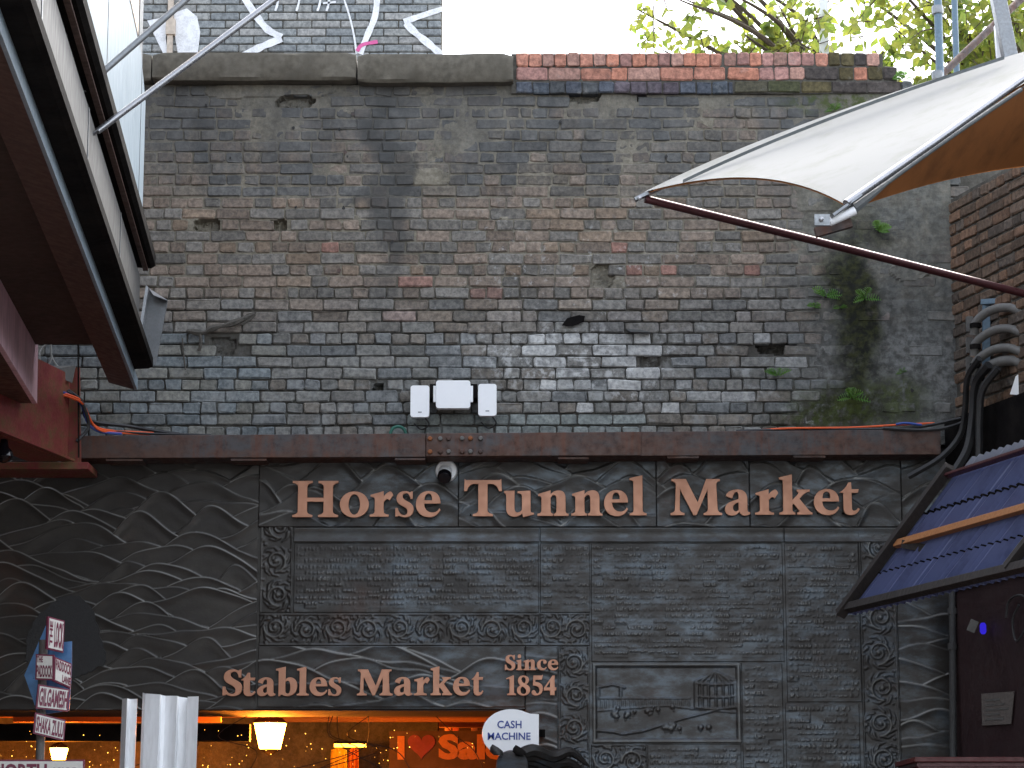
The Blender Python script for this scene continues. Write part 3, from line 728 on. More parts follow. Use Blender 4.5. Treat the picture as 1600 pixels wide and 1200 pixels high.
# ------------------------------------------------------------------ raised copper lettering
G = {
'H': (1.27, "M0 0 L.55 0 L.55 .05 Q.40 .07 .40 .17 L.40 .43 L.87 .43 L.87 .17 Q.87 .07 .72 .05 L.72 0 L1.27 0 L1.27 .05 Q1.12 .07 1.12 .17 L1.12 .83 Q1.12 .93 1.27 .95 L1.27 1 L.72 1 L.72 .95 Q.87 .93 .87 .83 L.87 .53 L.40 .53 L.40 .83 Q.40 .93 .55 .95 L.55 1 L0 1 L0 .95 Q.15 .93 .15 .83 L.15 .17 Q.15 .07 0 .05 Z"),
'o': (.8, "E.4 .34 .4 .36 Z E.4 .34 .165 .29 Z"),
'r': (.66, "M0 0 L.53 0 L.53 .05 Q.39 .06 .39 .14 L.39 .40 Q.45 .50 .52 .49 L.56 .45 L.66 .60 Q.62 .70 .56 .69 Q.46 .65 .385 .54 L.385 .70 L.02 .60 L.02 .55 Q.14 .56 .14 .48 L.14 .14 Q.14 .06 0 .05 Z"),
's': (.52, "M0 .0 L.06 .0 L.09 .03 Q.18 -.02 .28 -.02 C.44 -.02 .52 .08 .52 .20 C.52 .32 .43 .37 .33 .42 C.24 .47 .20 .50 .20 .56 C.20 .62 .25 .65 .31 .65 C.38 .65 .42 .58 .43 .49 L.49 .49 L.49 .69 L.45 .69 L.42 .66 Q.35 .70 .27 .70 C.12 .70 .03 .61 .03 .50 C.03 .38 .13 .33 .23 .28 C.32 .23 .35 .20 .35 .13 C.35 .07 .31 .03 .25 .03 C.16 .03 .08 .11 .06 .23 L0 .23 Z"),
'e': (.68, "M.68 .36 L.225 .36 C.225 .20 .32 .10 .46 .10 C.55 .10 .61 .14 .65 .21 L.68 .18 C.62 .04 .50 -.02 .37 -.02 C.14 -.02 0 .14 0 .33 C0 .55 .15 .70 .36 .70 C.56 .70 .68 .58 .68 .36 Z M.23 .44 L.45 .44 C.46 .56 .42 .64 .345 .64 C.27 .64 .23 .55 .23 .44 Z"),
'T': (1.05, "M.25 0 L.80 0 L.80 .05 Q.65 .07 .65 .17 L.65 .90 L.78 .90 Q.93 .88 .97 .70 L1.05 .70 L1.03 1.03 L1.0 1.0 L.05 1.0 L.02 1.03 L0 .70 L.08 .70 Q.12 .88 .27 .90 L.40 .90 L.40 .17 Q.40 .07 .25 .05 Z"),
'u': (.88, "M0 .69 L.30 .70 L.30 .22 Q.30 .09 .40 .09 Q.48 .09 .53 .18 L.53 .57 Q.52 .62 .40 .64 L.40 .68 L.78 .70 L.78 .14 Q.78 .08 .88 .08 L.88 .04 L.56 -.03 L.54 .08 Q.44 -.02 .31 -.02 Q.06 -.02 .06 .22 L.06 .56 Q.06 .62 0 .64 Z"),
'n': (.86, "M0 0 L.43 0 L.43 .05 Q.36 .06 .36 .14 L.36 .50 Q.41 .58 .47 .58 Q.53 .57 .53 .46 L.53 .14 Q.53 .06 .46 .05 L.46 0 L.86 0 L.86 .05 Q.78 .06 .78 .14 L.78 .48 Q.78 .70 .59 .70 Q.45 .70 .36 .58 L.36 .70 L.02 .60 L.02 .55 Q.11 .56 .11 .48 L.11 .14 Q.11 .06 0 .05 Z"),
'l': (.47, "M0 0 L.47 0 L.47 .05 Q.36 .06 .36 .14 L.36 1.11 L0 1.03 L0 .98 Q.11 .98 .11 .92 L.11 .14 Q.11 .06 0 .05 Z"),
'M': (1.4, "M0 0 L.37 0 L.37 .05 Q.24 .07 .24 .17 L.255 .74 L.62 0 L.70 0 L1.02 .74 L1.02 .17 Q1.02 .07 .90 .05 L.90 0 L1.40 0 L1.40 .05 Q1.28 .07 1.28 .17 L1.25 .83 Q1.25 .93 1.35 .95 L1.35 1 L.98 1 L.74 .34 L.42 1 L.03 1 L.03 .95 Q.15 .93 .15 .83 L.12 .17 Q.12 .07 0 .05 Z"),
'a': (.71, "M.71 .03 L.70 .07 Q.63 .06 .63 .14 L.63 .45 C.63 .62 .52 .70 .35 .70 C.18 .70 .05 .62 .03 .52 L.20 .46 C.24 .56 .27 .64 .33 .64 C.38 .64 .39 .58 .39 .50 L.39 .43 C.20 .38 0 .33 0 .15 C0 .05 .08 -.02 .18 -.02 C.28 -.02 .35 .02 .41 .09 Q.45 -.02 .56 -.02 Q.64 -.02 .71 .03 Z M.39 .35 L.39 .14 Q.35 .09 .30 .09 C.25 .09 .22 .13 .22 .19 C.22 .28 .30 .33 .39 .35 Z"),
'k': (.92, "M0 0 L.44 0 L.44 .05 Q.36 .06 .36 .14 L.36 .27 L.40 .31 L.55 .12 Q.58 .06 .50 .05 L.50 0 L.92 0 L.92 .05 Q.86 .06 .80 .14 L.56 .44 L.68 .56 Q.76 .63 .86 .64 L.86 .69 L.50 .69 L.50 .64 Q.58 .62 .52 .55 L.36 .39 L.36 1.11 L0 1.03 L0 .98 Q.11 .98 .11 .92 L.11 .14 Q.11 .06 0 .05 Z"),
't': (.57, "M0 .61 Q.15 .68 .26 .88 L.33 .88 L.34 .69 L.55 .69 L.53 .60 L.34 .60 L.34 .18 Q.34 .09 .41 .09 Q.48 .09 .53 .17 L.57 .14 Q.49 -.02 .31 -.02 Q.10 -.02 .10 .16 L.10 .60 L0 .60 Z"),
'b': (.82, "M0 1.03 L.36 1.11 L.36 .60 Q.44 .70 .54 .70 C.72 .70 .82 .55 .82 .37 C.82 .14 .66 -.02 .44 -.02 Q.32 -.02 .22 .06 L.15 -.02 L.11 -.02 L.11 .92 Q.11 .98 0 .98 Z M.36 .52 L.36 .14 Q.40 .06 .46 .06 C.55 .06 .57 .20 .57 .33 C.57 .48 .53 .58 .46 .58 Q.40 .58 .36 .52 Z"),
'i': (.46, "M0 0 L.46 0 L.46 .05 Q.36 .06 .36 .14 L.36 .70 L0 .63 L0 .58 Q.11 .57 .11 .50 L.11 .14 Q.11 .06 0 .05 Z E.23 .93 .13 .12 Z"),
'c': (.62, "M.62 .17 C.55 .04 .44 -.02 .34 -.02 C.13 -.02 0 .14 0 .33 C0 .55 .16 .70 .38 .70 C.52 .70 .62 .62 .62 .53 C.62 .46 .57 .42 .51 .42 C.40 .42 .42 .52 .41 .58 Q.40 .65 .35 .65 C.26 .65 .22 .54 .22 .40 C.22 .22 .30 .10 .43 .10 Q.52 .10 .59 .20 Z"),
'1': (.56, "M.06 0 L.56 0 L.56 .05 Q.44 .06 .44 .16 L.44 1 L.38 1 L0 .86 L0 .82 Q.20 .88 .20 .78 L.20 .16 Q.20 .06 .06 .05 Z"),
'8': (.68, "M.33 1.0 C.52 1 .62 .9 .62 .78 C.62 .66 .53 .6 .46 .55 C.58 .5 .68 .42 .68 .28 C.68 .1 .54 -.02 .33 -.02 C.13 -.02 0 .1 0 .25 C0 .38 .1 .45 .2 .5 C.1 .56 .05 .64 .05 .75 C.05 .9 .17 1 .33 1 Z M.38 .59 C.44 .64 .46 .7 .46 .78 C.46 .88 .41 .94 .34 .94 C.27 .94 .22 .89 .22 .81 C.22 .71 .3 .64 .38 .59 Z M.28 .46 C.2 .4 .17 .34 .17 .25 C.17 .12 .24 .04 .34 .04 C.43 .04 .49 .1 .49 .19 C.49 .32 .38 .4 .28 .46 Z"),
'5': (.62, "M.1 1 L.56 1 L.60 1.04 L.62 1.04 L.56 .80 L.2 .80 L.19 .66 C.42 .66 .62 .56 .62 .34 C.62 .12 .46 -.02 .22 -.02 C.1 -.02 0 .04 0 .13 C0 .2 .05 .24 .11 .24 C.22 .24 .2 .06 .32 .06 C.4 .06 .44 .15 .44 .26 C.44 .42 .3 .5 .07 .5 Z"),
'4': (.7, "M.36 0 L.6 0 L.6 .24 L.7 .24 L.7 .38 L.6 .38 L.6 1 L.5 1 L0 .36 L0 .24 L.36 .24 Z M.36 .38 L.36 .74 L.1 .38 Z"),
}
G['S'] = (.52, None)
import re
def contours(path):
    out = []; cur = []
    for cmd, args in re.findall(r'([MLQCEZ])([^MLQCEZ]*)', path):
        a = [float(q) for q in args.split()]
        if cmd == 'M': cur = [(a[0], a[1])]
        elif cmd == 'L': cur.append((a[0], a[1]))
        elif cmd == 'Q':
            p0 = cur[-1]
            for k in range(1, 7):
                q = k / 6; cur.append(tuple((1-q)**2 * p0[i] + 2*q*(1-q) * a[i] + q*q * a[2+i] for i in (0, 1)))
        elif cmd == 'C':
            p0 = cur[-1]
            for k in range(1, 10):
                q = k / 9; cur.append(tuple((1-q)**3 * p0[i] + 3*q*(1-q)**2 * a[i] + 3*q*q*(1-q) * a[2+i] + q**3 * a[4+i] for i in (0, 1)))
        elif cmd == 'E': cur = [(a[0] + a[2] * math.cos(q), a[1] + a[3] * math.sin(q)) for q in np.linspace(0, 2 * math.pi, 33)[:-1]]
        elif cmd == 'Z':
            o = [cur[0]]
            for q in cur[1:]:
                if math.hypot(q[0] - o[-1][0], q[1] - o[-1][1]) > 1e-4: o.append(q)
            if math.hypot(o[0][0] - o[-1][0], o[0][1] - o[-1][1]) < 1e-4: o.pop()
            out.append(o); cur = []
    return out
def curve_mesh(conts, name, ext, bev=0.0):
    cu = bpy.data.curves.new(name, 'CURVE'); cu.dimensions = '2D'; cu.fill_mode = 'BOTH'; cu.extrude = ext; cu.bevel_depth = bev; cu.bevel_resolution = 1
    for c in conts:
        sp = cu.splines.new('POLY'); sp.points.add(len(c) - 1); sp.use_cyclic_u = True
        for i, (x, y) in enumerate(c): sp.points[i].co = (x, y, 0, 1)
    o = bpy.data.objects.new(name, cu); COL.objects.link(o)
    me = bpy.data.meshes.new_from_object(o, depsgraph=bpy.context.evaluated_depsgraph_get()); bpy.data.objects.remove(o); bpy.data.curves.remove(cu); return me
def glyph(ch):
    if ch == 'S': return .52, [[(x, (y + .02) / .72 * 1.03 - .015) for x, y in c] for c in contours(G['s'][1])]
    return G[ch][0], contours(G[ch][1])
def lettering(label, spec, base, cap, group=None):
    p = AT(spec[0][1], base(spec[0][1]), -.06)
    th = thing('sign_lettering', label, 'lettering', p, group)
    for ch, x0, x1 in spec:
        w, cs = glyph(ch); a = AT(x0, base(x0), -.068); b_ = AT(x1, base(x0), -.068); H = AT(x0, base(x0) - cap, -.068).z - a.z
        sx = (b_.x - a.x) / w
        me = curve_mesh([[(x * sx, y * H) for x, y in c] for c in cs], 'letter', .010, .0015)
        me.transform(Matrix.Rotation(math.pi / 2, 4, 'X')); me.materials.clear(); me.materials.append(M['copper'])
        o = bpy.data.objects.new('letter', me); o.location = a; link(o, th); PINV[o.name] = Matrix.Translation(-a)
        m = MB()   # stand-off pins to the panel behind
        cxp = (a.x + b_.x) / 2
        m.bar((a.x + .35 * (b_.x - a.x) * .5, -.058, a.z + H * .06), (a.x + .35 * (b_.x - a.x) * .5, 0.0, a.z + H * .06), .008, .008)
        m.build('stand_off', M['black'], o)
lettering('large raised copper serif letters in one line just below the rusty beam',
    [('H',457,528),('o',531,576),('r',578,614),('s',618,646),('e',650,688),('T',725,784),('u',788,834),('n',840,888),('n',893,941),('e',944,981),('l',984,1010),
     ('M',1048,1128),('a',1133,1172),('r',1180,1216),('k',1218,1269),('e',1272,1311),('t',1313,1343)], lambda x: 808 - (x - 457) * 4.5 / 886, 56)
lettering('smaller raised copper serif letters above the lit tunnel mouth',
    [('S',348,378),('t',377,399),('a',402,430),('b',431,464),('l',464,482),('e',484,511),('s',513,533),('M',558,613),('a',616,644),('r',647,671),('k',673,706),('e',708,734),('t',737,755)],
    lambda x: 1087 - (x - 348) * 1.0 / 400, 40)
lettering('small copper lettering in two rows with a four figure year beside the cash machine sign',
    [('S',789,805),('i',807,816),('n',818,837),('c',839,854),('e',856,872)], lambda x: 1047, 23)
th2 = bpy.data.objects['sign_lettering.002']
for ch, x0, x1 in (('1',791,806),('8',808,828),('5',831,848),('4',850,869)):
    w, cs = glyph(ch); a = AT(x0, 1086, -.068); b_ = AT(x1, 1086, -.068); H = AT(x0, 1056, -.068).z - a.z
    me = curve_mesh([[(x * (b_.x - a.x) / w, y * H) for x, y in c] for c in cs], 'letter', .010, .0015)
    me.transform(Matrix.Rotation(math.pi / 2, 4, 'X')); me.materials.clear(); me.materials.append(M['copper'])
    o = bpy.data.objects.new('letter', me); o.location = a; link(o, th2)

# flat lettering from the built-in font, fitted to a quad
def quad(c, u, v): return (c[0] * (1 - u) + c[1] * u) * (1 - v) + (c[3] * (1 - u) + c[2] * u) * v     # c: bl, br, tr, tl
def text_on(txt, corners, rect, mat, parent, lift=.004, name='lettering', bold=.03, rot=0):
    cu = bpy.data.curves.new('t', 'FONT'); cu.body = txt; cu.offset = bold; cu.resolution_u = 3
    o = bpy.data.objects.new('t', cu); COL.objects.link(o)
    me = bpy.data.meshes.new_from_object(o, depsgraph=bpy.context.evaluated_depsgraph_get()); bpy.data.objects.remove(o)
    co = np.array([v.co[:2] for v in me.vertices]); lo = co.min(0); hi = co.max(0); uv = (co - lo) / (hi - lo)
    if rot: uv = np.stack([1 - uv[:, 1], uv[:, 0]], -1)
    n = (corners[1] - corners[0]).cross(corners[3] - corners[0]).normalized()
    for v, (u, w_) in zip(me.vertices, uv):
        v.co = quad(corners, rect[0] + (rect[2] - rect[0]) * u, rect[1] + (rect[3] - rect[1]) * w_) + n * lift
    me.materials.clear(); me.materials.append(mat); q = bpy.data.objects.new(name, me); link(q, parent); return q

# ------------------------------------------------------------------ white boxes and camera on the wall
def rounded_box(name, px0, py0, px1, py1, Y, d, mat, parent, r=.018):
    a = AT(px0, py1, Y); b_ = AT(px1, py0, Y); W = b_.x - a.x; H = b_.z - a.z; pts = []
    for cx, cz, a0 in ((W - r, H - r, 0), (r, H - r, 90), (r, r, 180), (W - r, r, 270)):
        for k in range(5):
            q = R(a0 + k * 22.5); pts.append(Vector((a.x + cx + r * math.cos(q), Y, a.z + cz + r * math.sin(q))))
    c = Vector((a.x + W / 2, Y, a.z + H / 2)); n = len(pts); V = []; F = []
    rings = [(.97, 0), (1.0, .006), (1.0, d)]
    for s, dy in rings:
        V += [c + Vector(((p.x - c.x) * (1 - (1 - s) * .5), dy, (p.z - c.z) * (1 - (1 - s) * .5))) for p in pts]
    F = [list(range(n))]
    for k in range(2): F += [[k*n+i, (k+1)*n+i, (k+1)*n+(i+1)%n, k*n+(i+1)%n] for i in range(n)]
    F.append(list(range(2*n, 3*n))[::-1])
    return MB().add(V, F).build(name, mat, parent, smooth=True)
for (a, lab) in (((641, 602, 671, 652), 'slim white antenna box left of the wide white box'), ((747, 599.5, 776, 650), 'slim white antenna box right of the wide white box')):
    th = thing('antenna_box', lab, 'antenna', AT(a[0], a[3], -.1), 'white boxes on the brick wall')
    rounded_box('cover', *a, -.17, .045, M['white_plastic'], th)
    c0 = AT((a[0] + a[2]) / 2, 630, 0); MB().box((c0.x - .03, -.13, c0.z - .05), (c0.x + .03, .01, c0.z + .05)).build('mounting_bracket', M['black'], th)
    p0 = AT(a[2] - 8, a[3] - 1, -.14); MB().tube(catmull([p0, p0 + Vector((.03, .02, -.05)), p0 + Vector((-.02, .06, -.075)), p0 + Vector((-.07, .10, -.03))]), .005, 6).build('cable', M['rubber'], th, smooth=True)
    l0 = AT((a[0] + a[2]) / 2, a[3] - 8, -.1715); MB().box((l0.x - .012, l0.y, l0.z - .004), (l0.x + .012, l0.y + .004, l0.z + .004)).build('maker_mark', M['steel'], th)
th = thing('router_box', 'wide white box between the two slim antenna boxes', 'junction box', AT(708, 637, -.1), 'white boxes on the brick wall')
rounded_box('cover', 681, 594, 735, 638, -.19, .06, M['white_plastic'], th)
a = AT(677, 628, -.16); b_ = AT(739, 603, -.16); MB().box((a.x, -.165, a.z), (b_.x, -.135, b_.z)).build('back_plate', M['white_dirty'], th)
a = AT(676, 622, -.12); b_ = AT(741, 600, -.12); MB().box((a.x - .02, -.12, a.z), (b_.x + .02, .01, b_.z)).build('mounting_bracket', M['black'], th)
cc = thing('security_camera', 'white turret security camera with a black lens above the copper letters', 'camera', AT(697, 737, -.02))
p = AT(697.5, 737, 0)
MB().lathe(p, (0, -1, 0), [(.073, -.02), (.073, .045), (.066, .055), (.02, .058)], 28).build('base', M['white_plastic'], cc, smooth=True)
dirn = Vector((-.06, -.80, -.6)).normalized(); q = p + Vector((-.005, -.05, -.004))
MB().lathe(q, dirn, [(.045, 0), (.045, .055), (.042, .06)], 24).build('housing', M['white_plastic'], cc, smooth=True)
MB().lathe(q + dirn * .058, dirn, [(.046, 0), (.046, .030), (.038, .040), (.01, .043)], 24).build('lens', M['lens'], cc, smooth=True)
m = MB(); c0 = AT(622, 678, -.06); m.tube([c0 + Vector((.05 * math.cos(q), 0, .05 * math.sin(q))) for q in np.linspace(-.3, math.pi + .3, 14)], .011, 8)
tag(m.build('garden_hose', M['green_cable'], smooth=True), 'loop of green hose just above the rusty beam', 'hose')

# ------------------------------------------------------------------ grey brick building behind, with graffiti
gb = thing('grey_brick_building', 'grey brick building behind the wall covered in white graffiti', 'building', (AT(450, 60, 2.6).x, 2.7, 0))
GY = 2.6; x0 = AT(150, 40, GY).x; x1 = AT(690, 40, GY).x
m = MB(); m.box((x0 - 2.5, GY + .012, 0), (x1, GY + .3, AT(400, -60, GY).z)); m.build('wall_core', M['mortar_plain'], gb)
zp = .0655; z = AT(400, 100, GY).z; r = 0
while z < AT(400, -62, GY).z:
    x = x1; first = True; x -= 0
    while x > x0:
        w = .112 if (first and r % 2) else .228
        first = False; v, f = brick_geo(w - .008, zp - .008, .03, rng, .3); q = rng.uniform(.85, 1.15)
        c = rng.choice([(.25, .27, .275), (.275, .285, .28), (.225, .245, .255), (.31, .315, .31)])
        brick_part('brick', v, f, tuple(a * q for a in c), M['brick_plain'], gb, (x - w / 2, GY, z), 0, 0)
        x -= w
    z += zp; r += 1
def spray(pts, wpx, mat=None, name='graffiti', up=0.0):
    P = [AT(a, b_, GY - .006 - up) for a, b_ in pts]; w = wpx / 4000 * 19.8 / 2; V = []; F = []
    P = catmull(P, 4) if len(P) > 2 else P
    for i, p in enumerate(P):
        t_ = (P[min(i+1, len(P)-1)] - P[max(i-1, 0)]).normalized(); n = Vector((-t_.z, 0, t_.x)); k = w * rng.uniform(.85, 1.15)
        V += [p + n * k, p - n * k]
    F = [[2*i, 2*i+1, 2*i+3, 2*i+2] for i in range(len(P) - 1)]
    return MB().add(V, F).build(name, mat or M['graffiti'], gb)
spray([(376, -12), (400, 24), (418, 46), (440, 58)], 11); spray([(440, 60), (404, 75), (378, 88)], 12, None, 'graffiti', .003)
spray([(590, -10), (586, 25), (574, 55), (562, 84)], 10); spray([(536, -6), (546, 25), (553, 55), (557, 84)], 3)
spray([(694, 13), (660, 24), (631, 34)], 9); spray([(634, 36), (650, 52), (672, 70), (690, 86)], 11, None, 'graffiti', .003)
for a in (433, 466, 499, 513): spray([(a + 3, -8), (a, 8), (a - 3, 17)], 3.5)
spray([(505, 5), (525, 3)], 3); spray([(558, 80), (566, 70), (590, 65)], 6, M['graffiti_pink'], 'graffiti', .004)
P = [AT(a, b_, GY - .006) for a, b_ in ((272, 20), (292, 13), (308, 26), (313, 50), (309, 84), (278, 84), (272, 50))]; MB().add(P, [list(range(7))]).build('graffiti', M['graffiti'], gb)
P = [AT(a, b_, GY - .007) for a, b_ in ((230, 32), (262, 26), (259, 60), (262, 84), (255, 84))]; MB().add(P, [list(range(5))]).build('graffiti', M['graffiti'], gb)
a = AT(261, 90, GY - .02); b_ = AT(272, -10, GY - .02); MB().box((a.x, GY - .05, a.z), (b_.x, GY - .009, b_.z + .05)).build('downpipe', M['cream'], gb)
a = AT(259, 54, GY - .05); b_ = AT(274, 30, GY - .05); MB().box((a.x, GY - .065, a.z), (b_.x, GY - .012, b_.z)).build('pipe_bracket', M['cream'], gb)

# ------------------------------------------------------------------ left shop building: stepped eaves running towards the camera
LD = Vector((.073, -1, 0)).normalized()
shop = thing('shop_building', 'dark shop building on the left with stepped black gutters and grey panels', 'building', (-3.2, -5, 0))
def sweep(name, pts, Y, L, mat, thick=None, parent=None, bevel=0):
    P = [AT(a, b_, Y) if len(q) == 2 else Vector(q) for q in pts for a, b_ in [q[:2]]]
    return MB().prism(P, LD * L).build(name, mat, parent or shop, bevel=bevel)
L = 9.0
e0 = AT(170, 598, -.5); e1 = AT(210, 609, -.5); e2 = AT(217, 604, -.5); top = e2 + Vector((0, 0, .06))
def XZ(p, dx=0, dz=0): return p + Vector((dx, 0, dz))
def sw(name, P, mat, L=L): return MB().prism(P, LD * L).build(name, mat, shop)
# brown soffit board, then its pale edge strip
sw('soffit', [XZ(e0), XZ(e1), XZ(e1, 0, .03), XZ(e0, 0, .03)], M['brown_soffit'])
sw('fascia_strip', [XZ(e1, .002, -.004), XZ(e1, .020, -.004), XZ(e1, .020, .075), XZ(e1, .002, .075)], M['white_clad'])
# black gutter
g0 = AT(239, 573, -.8); gl = AT(207, 580, -.8)
sw('gutter', [XZ(gl, -.05, .01), XZ(g0, -.03, -.012), XZ(g0), XZ(g0, 0, .055), XZ(gl, -.05, .055)], M['black'])
# grey panels above, in two lengths with a bright joint
gp = AT(217, 500, -1.3); gt = AT(217, 432, -1.3)
zb_, zt_ = g0.z + .03, gt.z
for k, (s0, s1) in enumerate(((0, 1.55), (1.56, 3.55), (3.56, 5.6), (5.61, 8))):
    b0 = Vector((gp.x, -1.3, 0)) + LD * s0
    MB().prism([(b0.x, b0.y, zb_), (b0.x, b0.y, zt_), (b0.x - .04, b0.y, zt_), (b0.x - .04, b0.y, zb_)], LD * (s1 - s0)).build('wall_panel', M['zinc'], shop)
    b1 = Vector((gp.x + .004, -1.3, 0)) + LD * (s1 - .01); MB().prism([(b1.x, b1.y, zb_), (b1.x, b1.y, zt_), (b1.x - .01, b1.y, zt_), (b1.x - .01, b1.y, zb_)], LD * .03).build('joint_strip', M['steel'], shop)
# second gutter
h0 = AT(243, 418, -1.25); h1 = Vector((gp.x - .03, -1.25, h0.z))
sw('gutter', [XZ(h1), XZ(h0, -.025, -.006), XZ(h0, 0, .01), XZ(h0, 0, .075), XZ(h1, 0, .075)], M['black'], 8)
sw('gutter_lip', [XZ(h0, -.075, -.022), XZ(h0, -.045, -.022), XZ(h0, -.045, -.008), XZ(h0, -.075, -.008)], M['brown_soffit'], 8)
# white cladding above with a chamfered end
c0 = AT(223, 320, -2.0); ct = AT(222, 160, -2.0); c2 = AT(207, 95, -2.3)
W0 = Vector((c0.x, -2.0, h0.z + .05)); W1 = Vector((c0.x, -2.0, ct.z)); W2 = Vector((c0.x, -2.0, c2.z)) + LD * .45; W3 = W2 + LD * 7; W4 = W0 + LD * 7.4
MB().prism([W0, W1, W2, W3, W4], (-.03, 0, 0)).build('cladding_panel', M['white_clad'], shop)
for s_ in (.35, 2.6, 4.9):
    q0 = W0 + LD * s_; MB().prism([q0 + Vector((.003, 0, 0)), q0 + Vector((.003, 0, 1.1)), q0 + Vector((.003, 0, 1.1)) + LD * .012, q0 + Vector((.003, 0, 0)) + LD * .012], (-.002, 0, 0)).build('joint_strip', M['steel'], shop)
# dark handrail, cream upper board and glass edge
r0 = AT(205, 106, -2.2); MB().prism([r0, r0 + Vector((.03, 0, 0)), r0 + Vector((.03, 0, .05)), r0 + Vector((0, 0, .05))], LD * 7).build('rail', M['black'], shop)
r1 = AT(208, 60, -1.9); MB().prism([r1, r1 + Vector((.035, 0, 0)), r1 + Vector((.035, 0, .6)), r1 + Vector((0, 0, .6))], LD * 6).build('upper_board', M['cream'], shop)
r2 = AT(215, 140, -1.7); MB().prism([r2, r2 + Vector((.022, 0, 0)), r2 + Vector((.022, 0, .9)), r2 + Vector((0, 0, .9))], LD * .25).build('corner_post', M['steel'], shop)
# inner dark recess under the eaves with a pale pipe, a lower board and its soffit
d0 = AT(92, 512, -.8)
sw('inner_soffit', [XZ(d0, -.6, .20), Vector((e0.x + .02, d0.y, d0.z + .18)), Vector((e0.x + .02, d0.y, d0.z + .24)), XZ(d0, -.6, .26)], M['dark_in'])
pp = AT(88, 505, -.8); MB().tube([pp, pp + LD * 9], .022, 10).build('pipe', M['zinc'], shop, smooth=True)
sw('gutter_back', [XZ(pp, -.11, -.05), XZ(pp, -.035, -.055), XZ(pp, -.03, .07), XZ(pp, -.11, .09)], M['black'])
k0 = AT(60, 519, -1.2); k1 = AT(58, 631, -1.2)
sw('pink_fascia', [XZ(k1), XZ(k0, 0, .0), XZ(k0, -.03, 0), XZ(k1, -.03, 0)], M['pink'])
sw('pink_soffit', [XZ(k1, -.004, .004), XZ(k1, -.9, .004), XZ(k1, -.9, .03), XZ(k1, -.004, .03)], M['brown_soffit'])
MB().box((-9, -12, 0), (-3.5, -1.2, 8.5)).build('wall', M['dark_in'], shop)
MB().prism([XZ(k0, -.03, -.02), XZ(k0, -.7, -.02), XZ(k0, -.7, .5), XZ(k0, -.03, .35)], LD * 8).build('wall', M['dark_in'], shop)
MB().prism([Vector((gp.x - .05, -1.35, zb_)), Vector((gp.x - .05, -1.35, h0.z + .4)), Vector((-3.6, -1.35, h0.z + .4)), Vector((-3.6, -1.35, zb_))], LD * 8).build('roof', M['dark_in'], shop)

# folded metal flashing hanging off the gutter end
fl = [AT(a, b_, -.75) for a, b_ in ((230, 449), (262, 470), (243, 572), (218, 525))]
m = MB(); m.prism(fl, (0, .012, 0)); m.prism([AT(230, 449, -.76), AT(234, 452, -.80), AT(222, 530, -.80), AT(218, 525, -.76)], (0, -.06, .0)); m.prism([AT(231, 450, -.75), AT(262, 470, -.75), AT(262, 470, -.83), AT(240, 462, -.83)], (0, 0, .004))
tag(m.build('metal_flashing', M['steel']), 'grey folded metal flashing hanging by the lower black gutter end', 'flashing')
# stay rods
for (a, b_, Y0, Y1, lab) in (((130, 139), (345, -48), -4.9, -4.6, 'upper of two steel stay rods, with a bolted bracket on the grey panel'), ((124, 226), (520, -68), -4.6, -4.0, 'lower brighter steel stay rod crossing the grey panel and black gutter')):
    p0 = AT(*a, Y0); p1 = AT(*b_, Y1); p1 = p0 + (p1 - p0) * 1.7; th = thing('stay_rod', lab, 'rod', p0, 'stay rods on the left building')
    d_ = (p1 - p0).normalized(); MB().tube([p0 + d_ * .12, p1], .0165, 12).build('rod', M['bright_steel'] if a[0] < 128 else M['steel'], th, smooth=True)
    m = MB(); m.bar(p0 - d_ * .02, p0 + d_ * .2, .006, .035, (0, 1, 0)); m.build('flat_end', M['steel'], th)
    m = MB(); m.bar(p0 + Vector((-.05, 0, 0)), p0 + Vector((.015, 0, 0)), .03, .022); m.box(p0 + Vector((-.055, -.04, -.06)), p0 + Vector((-.047, .04, .06))); m.build('bracket', M['steel'], th)
    MB().lathe(p0, (0, -1, 0), [(.011, -.02), (.011, .022), (.004, .024)], 8).build('bolt', M['bright_steel'], th)

# red girder end and its cables
RD = Vector((-.22, -1, 0)).normalized()
rg = thing('red_girder', 'flaking red painted steel girder end at the left foot of the wall', 'girder', AT(80, 720, -.6))
ga = AT(105, 585, -.45); gbm = AT(105, 722, -.45)
MB().prism([gbm, Vector((gbm.x, -.45, ga.z)), Vector((gbm.x - .02, -.45, ga.z)), gbm + Vector((-.02, 0, 0))], RD * 3).build('web', M['red_steel'], rg)
f0 = AT(65, 733, -.42); f1 = AT(138, 722, -.42); MB().box((f0.x - .35, -.42, f0.z), (f1.x, -.05, f1.z)).build('bottom_plate', M['red_steel'], rg, bevel=.003)
s0 = AT(104, 722, -.38); s1 = AT(124, 574, -.38); MB().prism([s0, AT(126, 722, -.38), s1, AT(100, 574, -.38)], (0, .03, 0)).build('stiffener', M['red_steel'], rg)
MB().prism([gbm + Vector((-.25, 0, .004)), gbm + Vector((.05, 0, .004)), gbm + Vector((.05, 0, .02)), gbm + Vector((-.25, 0, .02))], RD * 3).build('bottom_flange', M['red_steel'], rg)
MB().prism([AT(62, 572, -.6), AT(118, 571, -.5), AT(112, 598, -.5), AT(70, 580, -.6)], (0, .02, 0)).build('cap_plate', M['conduit'], rg)
MB().tube([AT(122, 480, -.42), AT(123, 715, -.42)], .006, 6).build('hanger_rod', M['black'], rg)
th = thing('pendant_lamp', 'dark glass lamp under the red girder at the left edge', 'lamp', AT(8, 700, -1.2))
MB().lathe(AT(6, 698, -1.3), (0, 0, -1), [(.02, -.05), (.03, 0), (.055, .03), (.06, .06), (.04, .09), (.01, .1)], 16).build('globe', M['lens'], th, smooth=True)
